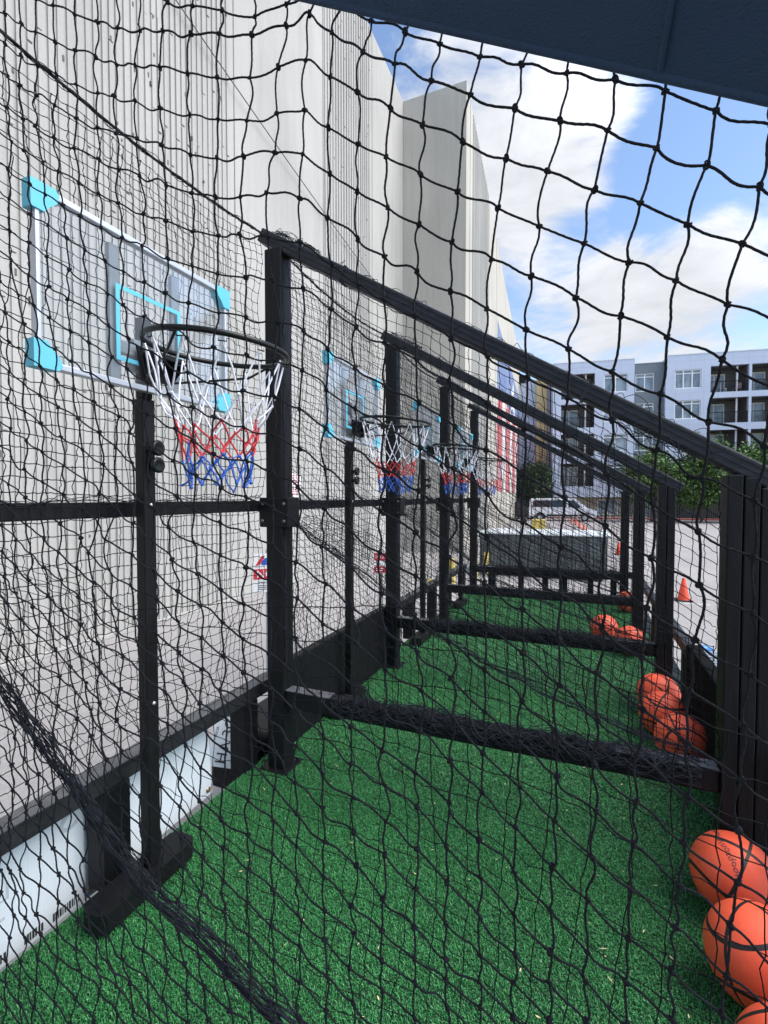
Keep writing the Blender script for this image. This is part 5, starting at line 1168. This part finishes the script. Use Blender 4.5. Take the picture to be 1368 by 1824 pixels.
IV = np.array([q_.co[:] for q_ in ico.verts]); IF = np.array([[q_.index for q_ in f_.verts] for f_ in ico.faces]); ico.free()
ico = bmesh.new(); bmesh.ops.create_icosphere(ico, subdivisions=1, radius=1.0); ico.verts.index_update()
IV1 = np.array([q_.co[:] for q_ in ico.verts]); IF1 = np.array([[q_.index for q_ in f_.verts] for f_ in ico.faces]); ico.free()
def knot(q, c, r, big=True, mat=0):
    v0, f0 = (IV, IF) if big else (IV1, IF1)
    s = rn.uniform(.75, 1.25, 3) * r
    ph = rn.uniform(0, 6.28, 3)
    v = v0 * s * (1 + .16 * np.sin(4 * v0[:, [0]] + ph[0]) + .14 * np.sin(5 * v0[:, [2]] + ph[1]))
    q.add(v + c, f0, mat, True)
net = MB()
def runs(mask):
    out, cur = [], []
    for i, b2 in enumerate(mask):
        if b2: cur.append(i)
        else:
            if len(cur) > 1: out.append(cur)
            cur = []
    if len(cur) > 1: out.append(cur)
    return out
RC = 0.00096
for j in range(NJ):
    for rr_ in runs(inside[j]):
        P = KN[j, rr_]
        top = P[0].copy(); top[2] = beam_z(top[0]) - .03; 
        net.tube(strand(np.concatenate([[top], P]), .0016, .0032), RC * rn.uniform(.92, 1.08), 9, ref=(1, 0, 0), twist=.019)
for k in range(NR):
    for rr_ in runs(inside[:, k]):
        net.tube(strand(KN[rr_, k], .0016, .0032), RC * rn.uniform(.92, 1.08), 9, ref=(0, 1, 0), twist=.019)
for j in range(NJ):
    for k in range(NR):
        if inside[j, k]:
            knot(net, KN[j, k], .0022)
            # the tucked loop of the knot
            a = rn.uniform(0, 6.28)
            P = [KN[j, k] + .0022 * np.array([math.cos(a + u), .75 * math.sin(u * 1.3), math.sin(a + u)]) for u in np.linspace(0, 4.6, 12)]
            net.tube(P, RC * .85, 6, ref=(0.2, 1, 0.1))
tag(net.build('rope_net', M['cord']), 'thick knotted black rope net hanging closest to the viewer, in front of everything', 'net', 'black nets of the court')

# ------------------------------------------------------------------ thin nets of every frame and of the left side
def bundle(q, path, n, rad, r, turns=2.0, loops=0.0, seed=0):
    """slack net gathered along a path: cords that wander round it in slow folds (turns per metre)"""
    rr = np.random.default_rng(seed); P = np.asarray(path, float)
    d = np.concatenate([[0], np.cumsum(np.linalg.norm(np.diff(P, axis=0), axis=1))]); ln = d[-1]
    m = max(30, int(ln / .007)); s = np.linspace(0, ln, m)
    P = np.stack([np.interp(s, d, P[:, k]) for k in range(3)], 1)
    t = np.gradient(P, axis=0); t /= np.linalg.norm(t, axis=1)[:, None]
    a = np.cross(t, [0.1, 0.2, 1.0]); a /= np.linalg.norm(a, axis=1)[:, None]; b2 = np.cross(t, a)
    W = 2 * math.pi
    for k in range(n):
        f1, f2, f3 = turns * rr.uniform(.3, 1.2), rr.uniform(3, 8), rr.uniform(8, 15)
        p1, p2, p3 = rr.uniform(0, W, 3)
        R_ = rad * rr.uniform(.5, 1.0) * (1 + .22 * np.sin(f2 * s * W + p2))
        th = p1 + f1 * s * W * (1 if rr.random() < .5 else -1) + .7 * np.sin(f2 * .7 * s * W + p3) + .22 * np.sin(f3 * s * W + p1)
        C = P + a * (R_ * np.cos(th))[:, None] + b2 * (R_ * np.sin(th))[:, None]
        if loops:
            sag_ = np.maximum(0, np.sin(f3 * .5 * s * W + p2)) ** 2
            C[:, 2] += loops * sag_ * (1 if rr.random() < .35 else -1)
        q.tube(C, r, 5, mat=1, ref=(.15, .2, 1), cap=False)
CELL = 0.0405
def lin(a, b2, n):
    return np.linspace(0, 1, n)[:, None] * (np.asarray(b2, float) - np.asarray(a, float)) + np.asarray(a, float)
HEM = np.array([(-1.25, 1.17), (-.91, .97), (-.6, .735), (-.16, .55), (.26, .425), (.44, .39)])
def hem_z(x): return np.interp(x, HEM[:, 0], HEM[:, 1])
def grid_net(q, G, r, amp, kn=True, ref_col=(1, 0, 0), ref_row=(0, 1, 0), mask=None, step=.014):
    J, K_ = G.shape[:2]
    mask = np.ones((J, K_), bool) if mask is None else mask
    for j in range(J):
        for s in runs(mask[j]): q.tube(strand(G[j, s], amp, step), r, 4, ref=ref_col, cap=False)
    for k in range(K_):
        for s in runs(mask[:, k]): q.tube(strand(G[s, k], amp, step), r, 4, ref=ref_row, cap=False)
    if kn:
        for j in range(J):
            for k in range(K_):
                if mask[j, k]: knot(q, G[j, k], r * 2.0, False)
def smooth_noise(shape, amp, it=6):
    a = rn.normal(0, 1, shape)
    for _ in range(it):
        a = (a + np.roll(a, 1, 0) + np.roll(a, -1, 0) + np.roll(a, 1, 1) + np.roll(a, -1, 1)) / 5
    return a / (a.std() + 1e-9) * amp
def cross_net(i, label, full=True):
    y = Y0 + BAY * i
    q = MB(); r = .00125
    if full:
        xs = np.arange(XL + .06, XR - .05, CELL); J = len(xs); K_ = 52
        G = np.zeros((J, K_, 3))
        # rows hang parallel to the sloping beam and sag; columns fall plumb
        vv = np.arange(K_) * CELL
        sag = .055 * np.sin(math.pi * (xs - XL) / (XR - XL))
        for j, x in enumerate(xs):
            G[j, :, 0] = x
            G[j, :, 2] = beam_z(x) - .075 - vv * (1.0) - sag[j] * np.minimum(1, vv / .4)
        n1_ = smooth_noise((J, K_), .007); n2_ = smooth_noise((J, K_), .007); n3_ = smooth_noise((J, K_), .010)
        G[..., 0] += n1_; G[..., 2] += n2_; G[..., 1] = y + n3_
        msk = (G[..., 2] > .36) & (G[..., 0] > XL + .045) & (G[..., 0] < XR - .045)
        grid_net(q, G, r, .0020, True, mask=msk)
    # the lower half: a second fall of net gathered at the left bracket and fanning to the right
    yy = y + (.075 if i == 0 else .03)
    xs = np.arange(-1.24, .42, CELL * .95); J = len(xs); K_ = 11 if i else 17
    G = np.zeros((J, K_, 3))
    for j, x in enumerate(xs):
        u = (x + 1.24) / 1.66
        sp = .006 + .034 * min(1, u * 1.5)
        G[j, :, 0] = x + .05 * np.arange(K_) / K_ * (1 - u); G[j, :, 2] = hem_z(x) + np.arange(K_) * sp
    G[..., 0] += smooth_noise((J, K_), .005); G[..., 2] += smooth_noise((J, K_), .005); G[..., 1] = yy + smooth_noise((J, K_), .012)
    msk = (G[..., 2] < np.vectorize(beam_z)(G[..., 0]) - .1)
    grid_net(q, G, .0006 if i == 0 else .0012, .0018, True, mask=msk)
    px = np.linspace(-1.25, .40, 60); bp_ = np.stack([px, np.full(60, yy), hem_z(px) + .004 * np.sin(px * 23)], 1)
    bp_[:, 2] = (bp_[:, 2] + np.roll(bp_[:, 2], 1) + np.roll(bp_[:, 2], -1)) / 3; bp_[0, 2] = 1.17; bp_[-1, 2] = .40
    bundle(q, bp_, 26 if i == 0 else 10, .011, .0008 if i == 0 else .0012, 1.0, 0.003, 100 + i)
    if i > 0:
        # slack rolled round the bottom beam and whipped along the top beam
        px = np.linspace(XL + .30, XR - .10, 90)
        bp_ = np.stack([px, np.full(90, y - .012), .366 + .008 * np.sin(px * 9 + i)], 1)
        bundle(q, bp_, 64 if i < 3 else 36, .045, .0013, 3.0, .009, 200 + i)
        px = np.linspace(XL - .03, XR + .04, 120)
        bp_ = np.stack([px, np.full(120, y), np.array([beam_z(x) for x in px]) - .03], 1)
        bundle(q, bp_, 4, .050, .0012, 9, .006, 300 + i)
        px = np.linspace(XL - .02, XL + .22, 40)
        bp_ = np.stack([px, np.full(40, y), np.array([beam_z(x) for x in px]) + .004], 1)
        bundle(q, bp_, 26, .022, .0012, 6, .012, 400 + i)
        px = np.linspace(.10, .36, 40)
        bp_ = np.stack([px, np.full(40, y - .02), np.array([beam_z(x) for x in px]) - .075], 1)
        bundle(q, bp_, 12, .022, .0012, 5, .018, 450 + i)
        # twine lashing up the left post
        pz = np.linspace(.5, 2.38, 60)
        bundle(q, np.stack([np.full(60, XL + .052), np.full(60, y - .03), pz], 1), 4, .007, .0013, 5, 0, 500 + i)
    tag(q.build('twine_net', [M['cord_far'], M['cord_lit']]), label, 'net', 'black nets of the court')
cross_net(0, 'thin slack black net with a bunched diagonal hem just behind the thick rope net', full=False)
cross_net(1, 'thin black net filling the frame behind the nearest hoop, rolled on its bottom beam')
cross_net(2, 'thin black net filling the frame behind the second hoop')
cross_net(3, 'thin black net filling the frame behind the third hoop')
cross_net(4, 'thin black net filling the farthest frame at the end of the court')
def side_net(i, label):
    ya, yb = Y0 + BAY * i + .05, Y0 + BAY * (i + 1) - .05
    q = MB(); ys = np.arange(ya, yb, CELL); J = len(ys); zt_ = ZL - .03
    K_ = int((zt_ - .42) / CELL) + 1
    G = np.zeros((J, K_, 3)); u = (ys - ya) / (yb - ya)
    sag = .055 * 4 * u * (1 - u)
    for j in range(J):
        G[j, :, 1] = ys[j]; G[j, :, 2] = zt_ - sag[j] * np.exp(-np.arange(K_) / 14) - np.arange(K_) * (zt_ - .42) / (K_ - 1)
    G[..., 0] = XL - .06 + smooth_noise((J, K_), .012)
    G[..., 1] += smooth_noise((J, K_), .0055); G[..., 2] += smooth_noise((J, K_), .0055)
    grid_net(q, G, .0014, .0022, True, ref_col=(1, 0, 0), ref_row=(1, 0, 0))
    P = np.stack([np.full(40, XL - .06 + .06), np.linspace(ya - .02, yb + .02, 40), zt_ + .03 - .055 * 4 * np.linspace(0, 1, 40) * (1 - np.linspace(0, 1, 40))], 1)
    P[:, 0] = XL - .05
    q.tube(P, .0045, 8, ref=(1, 0, 0))
    bundle(q, P, 4, .009, .0012, 8, .008, 600 + i)
    P2_ = np.stack([np.full(60, XL - .075), np.linspace(ya, yb, 60), np.full(60, 1.292) + .006 * np.sin(np.linspace(0, 20, 60))], 1)
    bundle(q, P2_, 4, .008, .0012, 6, .008, 650 + i)
    tag(q.build('twine_net', [M['cord_far'], M['cord_lit']]), label, 'net', 'black nets of the court')
for i, s in enumerate(['thin black side net behind the nearest hoop and backboard', 'thin black side net behind the second hoop', 'thin black side net behind the third hoop', 'thin black side net behind the farthest hoop']):
    side_net(i, s)

# ------------------------------------------------------------------ hoops
def make_hoop(label, loc):
    t = thing('basketball_hoop', label, 'basketball hoop', loc, 0, 'portable hoops along the left side')
    # origin on the turf at the pole
    def part(name, q, m, parent=None): return q.build(name, m, parent or t)
    q = MB()
    pts = [(-.052, -.20), (-.03, -.215), (.03, -.215), (.052, -.20), (.052, .13), (.035, .15), (-.035, .15), (-.052, .13)]
    q.prism(pts, .058, Matrix.Translation((0, 0, .018))); part('foot', q, M['steel'])
    q = MB(); q.box(-.0215, .0215, -.023, .023, .0765, 1.62, bevel=.006); q.box(-.018, .018, -.019, .019, 1.62, 1.88, bevel=.005)
    pole = part('pole', q, M['steel'])
    for z in (1.46, 1.405):
        q = MB(); q.lathe([(.008, 0), (.010, .02), (.024, .024), (.026, .034), (.020, .040), (.012, .034), (.0, .034)], (.021, .004, z), 20, M=Matrix.Rotation(R(90), 4, 'Y')); part('knob', q, M['rim'], pole)
    for z in (1.275, .62):
        q = MB(); q.lathe([(.007, 0), (.007, .005), (.0, .006)], (.022, 0, z), 10, M=Matrix.Rotation(R(90), 4, 'Y')); part('bolt', q, M['bolt'], pole)
    # backboard, 0.74 x 0.46, facing +x
    xb, w2, z0, z1 = .045, .335, 1.65, 2.068
    yb0 = -.017
    q = MB(); q.box(xb, xb + .006, -w2, w2, z0, z1, bevel=.001); board = part('backboard', q, M['clear'])
    q = MB()
    q.box(xb - .012, xb + .014, -w2, w2, z1, z1 + .018, bevel=.003); q.box(xb - .012, xb + .014, -w2, w2, z0 - .018, z0, bevel=.003)
    q.box(xb - .012, xb + .0138, -w2 - .012, -w2, z0 - .018, z1 + .018, bevel=.003); q.box(xb - .012, xb + .0138, w2, w2 + .012, z0 - .018, z1 + .018, bevel=.003)
    part('board_frame', q, M['alu'], board)
    for sy in (-1, 1):
        for sz in (-1, 1):
            cy = sy * (w2 + .018); cz = (z1 + .022) if sz > 0 else (z0 - .022)
            pts = [(0, 0), (-.062, 0), (-.072, -.012), (-.064, -.036), (-.046, -.052), (-.034, -.07), (0, -.07)]
            pts = [(cy + sy * (p_[0] + .006), cz + sz * (p_[1])) for p_ in pts]
            if sy * sz < 0: pts = pts[::-1]
            q = MB(); q.prism(pts, .034, Matrix(((0, 0, 1, xb - .016), (1, 0, 0, 0), (0, 1, 0, 0), (0, 0, 0, 1)))); part('corner_pad', q, M['cyan'], board)
    q = MB(); a, h0, h1, e = .122, 1.708, 1.93, .013
    x0, x1 = xb + .0062, xb + .0075
    q.box(x0, x1, -a, a, h1 - e, h1); q.box(x0, x1, -a, a, h0, h0 + e); q.box(x0, x1, -a, -a + e, h0 + e, h1 - e); q.box(x0, x1, a - e, a, h0 + e, h1 - e)
    part('target_square', q, M['cyan'], board)
    for y in (-.115, .115):
        q = MB(); q.box(xb - .024, xb - .006, y - .016, y + .016, z0, z1 - .02, bevel=.004); part('board_strut', q, M['grey_strut'], board)
    q = MB(); q.box(xb - .03, xb - .004, -.11, .11, 1.735, 1.775, bevel=.004); q.box(-.02, xb - .031, -.03, .03, 1.70, 1.80, bevel=.004); part('cross_bracket', q, M['grey_strut'], board)
    board.location.y = yb0
    # rim
    zr, rr, cx = 1.745, .205, .304
    q = MB(); th = np.linspace(0, 2 * math.pi, 64, endpoint=False)
    q.tube(np.stack([cx + rr * np.cos(th), rr * np.sin(th), zr - .02 * np.cos(th)], 1), .0085, 10, ref=(0, 0, 1), closed=True)
    rim = part('rim', q, M['rim'])
    q = MB()
    q.prism([(-.075, 0), (.075, 0), (.055, -.095), (-.055, -.095)], .008, Matrix(((0, 0, 1, xb + .0085), (1, 0, 0, 0), (0, 1, 0, zr + .02), (0, 0, 0, 1))))
    q.box(xb + .0166, cx - rr + .012, -.055, .055, zr - .012, zr + .006, bevel=.003)
    for y in (-.052, .052):
        q.prism([(xb + .017, zr - .0125), (xb + .085, zr - .0125), (xb + .017, zr - .075)], .004, Matrix(((1, 0, 0, 0), (0, 0, 1, y), (0, 1, 0, 0), (0, 0, 0, 1))))
    part('rim_bracket', q, M['steel'], rim)
    q = MB(); q.tube([(xb + .017, -.045, zr - .07), (xb + .12, -.10, zr - .06), (cx - .02, -.17, zr - .045), (cx + .04, -rr * .97, zr - .008)], .004, 6); q.tube([(xb + .017, .045, zr - .07), (xb + .12, .10, zr - .06), (cx - .02, .17, zr - .045), (cx + .04, rr * .97, zr - .008)], .004, 6)
    part('brace_rod', q, M['rim'], rim)
    q = MB()
    for k in range(12):
        a = (k + .5) * 2 * math.pi / 12
        for d in (-.055, .055):
            pass
        P = [(cx + (rr) * math.cos(a + s), rr * math.sin(a + s), zr - .008 - dz - .02 * math.cos(a)) for s, dz in ((-.05, 0), (-.05, .013), (.05, .013), (.05, 0))]
        q.tube(P, .0022, 5)
    part('net_hook', q, M['rim'], rim)
    # net: white, red and blue lengths of cord tied in diamonds
    rows = [(0.0, .196, 0), (-.150, .165, 1), (-.212, .124, 0), (-.258, .108, 1), (-.300, .100, 0), (-.345, .098, 1), (-.392, .090, 0)]
    rh = np.random.default_rng(33)
    Pn = []
    for (dz, r_, off) in rows:
        ring = []
        for k in range(12):
            a = (k + .5 + .5 * off) * 2 * math.pi / 12
            jz = 0 if dz == 0 else rh.normal(0, .010); jr = 0 if dz == 0 else rh.normal(0, .006)
            ring.append(np.array([cx + (r_ + jr) * math.cos(a + (0 if dz == 0 else rh.normal(0, .05))), (r_ + jr) * math.sin(a), zr - .020 + dz + jz - (.02 * math.cos(a) if dz == 0 else 0)]))
        Pn.append(ring)
    def cord(q, a, b2, r_, m_):
        mid = (a + b2) / 2 + rh.normal(0, .004, 3); q.tube(np.stack([a, a * .6 + mid * .4, mid, mid * .4 + b2 * .6, b2]), r_, 6, mat=m_, ref=(.3, .5, .2))
    q = MB()
    for i in range(6):
        m_ = 0 if i < 2 else (1 if i < 4 else 2)
        for k in range(12):
            up = rows[i][2]
            nb = (k, (k - 1) % 12) if up == 0 else (k, (k + 1) % 12)
            for n_ in nb:
                cord(q, Pn[i][k], Pn[i + 1][n_], .0027, m_)
        for k in range(12):
            knot(q, Pn[i + 1][k], .0055, False, 0 if i < 1 else (1 if i < 3 else 2))
    for k in range(12):
        a, b2 = Pn[6][k], Pn[6][(k + 1) % 12]
    q.build('net', [M['white_cord'], M['red_cord'], M['blue_cord']], rim)
    return t
M['grey_strut'] = mat('grey_strut_plastic', (0.20, 0.22, 0.235), 0.5, var=0.2, scale=10)
hoop = make_hoop('nearest and largest portable hoop, with its whole clear backboard showing', (XL + .01, 1.145, 0))
for i, s in ((1, 'second portable hoop from the viewer, left of the second tall post'), (2, 'third portable hoop, left of the third tall post'), (3, 'farthest portable hoop, smallest, before the painted flag')):
    dup(hoop, (XL + .01, 1.145 + BAY * i, 0), s)

# ------------------------------------------------------------------ basketballs
def ball_mesh():
    bm = bmesh.new(); bmesh.ops.create_uvsphere(bm, u_segments=48, v_segments=32, radius=RB)
    q = MB(); q.bm(bm, 0, True); return q
b0 = ball_mesh().build('basketball', M['ball'])
GB = 'orange basketballs on the turf'
balls = [((.452, 1.755), (0.9, 0.35, -0.35), 'orange basketball with handwriting on it, at the foot of the thick right post'),
         ((.432, 1.462), (1.25, 0.15, 0.75), 'large orange basketball in front of the one with handwriting, at the right edge'),
         ((.425, 1.170), (0.2, 1.3, 0.4), 'orange basketball cut off by the bottom right corner'),
         ((.440, 3.235), (0.9, 0.1, 2.0), 'farthest ball of the three lined up beyond the nearest bottom beam'),
         ((.424, 2.936), (1.7, 0.3, 1.1), 'middle ball of the three lined up beyond the nearest bottom beam'),
         ((.465, 2.666), (0.6, 1.0, 0.7), 'nearest ball of the three lined up beyond the nearest bottom beam'),
         ((.205, 4.700), (0.3, 0.9, 0.2), 'orange basketball behind the second bottom beam, the left one of two'),
         ((.388, 4.368), (1.2, 0.2, 0.5), 'low orange basketball behind the second bottom beam, the right one of two'),
         ((.498, 6.000), (0.8, 0.6, 0.1), 'farthest orange basketball, seen over the third bottom beam')]
bo = []
for k, ((x, y), r_, s) in enumerate(balls):
    o = b0 if k == 0 else b0.copy()
    if k: COL.objects.link(o)
    o.location = (x, y, RB + .006); o.rotation_euler = r_
    tag(o, s, 'basketball', GB); bo.append(o)
# handwriting on the first ball, following its surface
v, f = text_mesh('HoopsonWheel', .027)
d0 = Vector((-.2895, -.3377, .8956)); d1 = Vector((-.3567, .2487, .9005)); dm = Vector((-.1933, -.6486, .7362))
ex = (d1 - dm); ex = (ex - ex.dot(d0) * d0).normalized(); ey = d0.cross(ex)
wv = []
for p_ in v:
    a, c_ = p_[0] / RB, (p_[1] + .0022 * math.sin(p_[0] * 190)) / RB
    dd = (d0 + ex * math.tan(max(-1.2, min(1.2, a))) * 1.0 + ey * c_).normalized()
    wv.append(dd * (RB + .0006))
wv = np.array([q_[:] for q_ in wv])
Ri = Euler(balls[0][1], 'XYZ').to_matrix().inverted()
wv = np.array([(Ri @ Vector(q_))[:] for q_ in wv])
q = MB(); q.add(wv, f); q.build('lettering', M['print_dark'], bo[0])

# ------------------------------------------------------------------ canopy over the viewer's side
cz = lambda x: 1.6197 - .574 * x
cn = thing('canopy', 'dark navy fabric canopy filling the top right corner', 'canopy', (0, 0, 0))
q = MB()
X = np.linspace(-1.45, 0.95, 24); T = np.linspace(0, 1, 14)
top = []; bot = []
for t_ in T:
    for x in X:
        y = .392 - .66 * t_
        z = cz(x) + .002 + .20 * t_ + .015 * math.sin(x * 5 + t_ * 4) * t_
        bot.append((x, y, z)); top.append((x, y, z + .006))
nx = len(X); f = []
for j in range(len(T) - 1):
    for i in range(nx - 1):
        f.append([j * nx + i, j * nx + i + 1, (j + 1) * nx + i + 1, (j + 1) * nx + i])
f = np.array(f); n_ = nx * len(T)
q.add(np.array(bot + top), np.concatenate([f[:, ::-1], f + n_]), 0, True)
e1 = [[i, i + 1, i + 1 + n_, i + n_] for i in range(nx - 1)]
q.add(np.array(bot + top), np.array(e1))
pan = q.build('panel', M['canopy'], cn)
q = MB(); q.tube([(x, .392, cz(x) + .006) for x in X], .005, 8, ref=(0, 1, 0)); q.build('hem', M['canopy'], cn)
q = MB(); q.tube([(.047 + .02 * t_, .392 - .66 * t_, cz(.047 + .02 * t_) + .20 * t_ + .0012) for t_ in np.linspace(0.01, 1, 20)], .0022, 6, ref=(1, 0, 0)); q.build('seam', M['canopy'], cn)

# ------------------------------------------------------------------ white sheets hung outside the left rail, and small things
def sheet(label, y0, y1, zb0, zb1, x, words, seed):
    t = thing('plastic_sheet', label, 'sign sheet', (x, (y0 + y1) / 2, 0), 0, 'white sheets outside the left rail')
    w2 = (y1 - y0) / 2
    Ms = Matrix(((0, 0, 1, 0), (1, 0, 0, 0), (0, 1, 0, 0), (0, 0, 0, 1)))
    q = MB(); q.prism([(-w2, zb0), (w2, zb1), (w2 - .03, .35), (-w2 + .0, .35)], .005, Ms); pn = q.build('panel', M['sheet'], t)
    q = MB(); Ml = Ms @ Matrix.Translation((0, 0, .0062)) @ Matrix.Scale(-1, 4, (1, 0, 0))
    for (s, sz, dx, dy) in words:
        q = MB(); letters(q, s, sz, Ml, dx, dy, 0); q.build('faint_lettering', M['print_faint'], pn)
    for u in (-.85, .9):
        q = MB(); zz = zb0 + (zb1 - zb0) * (u + 1) / 2 + .03
        q.lathe([(.005, 0), (.012, .001), (.013, .003), (.005, .004)], (.0055, u * w2, zz), 14, M=Matrix.Rotation(R(90), 4, 'Y')); q.build('grommet', M['brass'], pn)
    return pn, w2, zb0, zb1
pn, w2, a, c = sheet('white plastic sheet with faint reversed lettering and a barcode, lower left corner', .35, 1.135, -.075, -.075, -1.555, [("LETS", .075, -.03, .14), ("TUC", .11, .02, .03), ("S", .16, -.28, .25)], 1)
rr = np.random.default_rng(5)
for (ya, yb) in ((.03, .085), (.14, .19), (.225, .315)):
    q = MB(); y = ya
    while y < yb:
        wd = rr.uniform(.002, .007)
        q.box(.0055, .0063, y, y + wd, a + .014, a + .040)
        y += wd + rr.uniform(.002, .005)
    q.build('barcode', M['print_dark'], pn)
sheet('blank white plastic sheet with brass grommets, below the rail behind the nearest hoop foot', 1.15, 1.69, -.075, -.06, -1.562, [], 2)
st = thing('ratchet_strap', 'small blue and lime strap buckle lying at the right edge of the deck', 'strap', (.63, 3.22, .395), .5)
q = MB(); q.tube([(-.05, 0, .02), (-.02, 0, .027), (.02, 0, .026)], .020, 12, ref=(0, 1, 0)); q.build('handle', M['strap_yellow'], st)
q = MB(); q.tube([(.021, 0, .026), (.05, 0, .024), (.085, 0, .018)], np.array([.024, .026, .018]), 12, ref=(0, 1, 0)); q.build('buckle', M['strap_blue'], st)
cl = thing('spring_clamp', 'tiny red and yellow clamp on the right deck edge by the second right post', 'clamp', (.60, 4.35, .394))
q = MB(); q.box(-.016, .016, -.016, .016, 0, .04, bevel=.008); q.build('jaw', M['strap_yellow'], cl)
q = MB(); q.box(-.012, .012, -.01, .01, .0405, .07, bevel=.006); q.build('grip', M['red_sign'], cl)
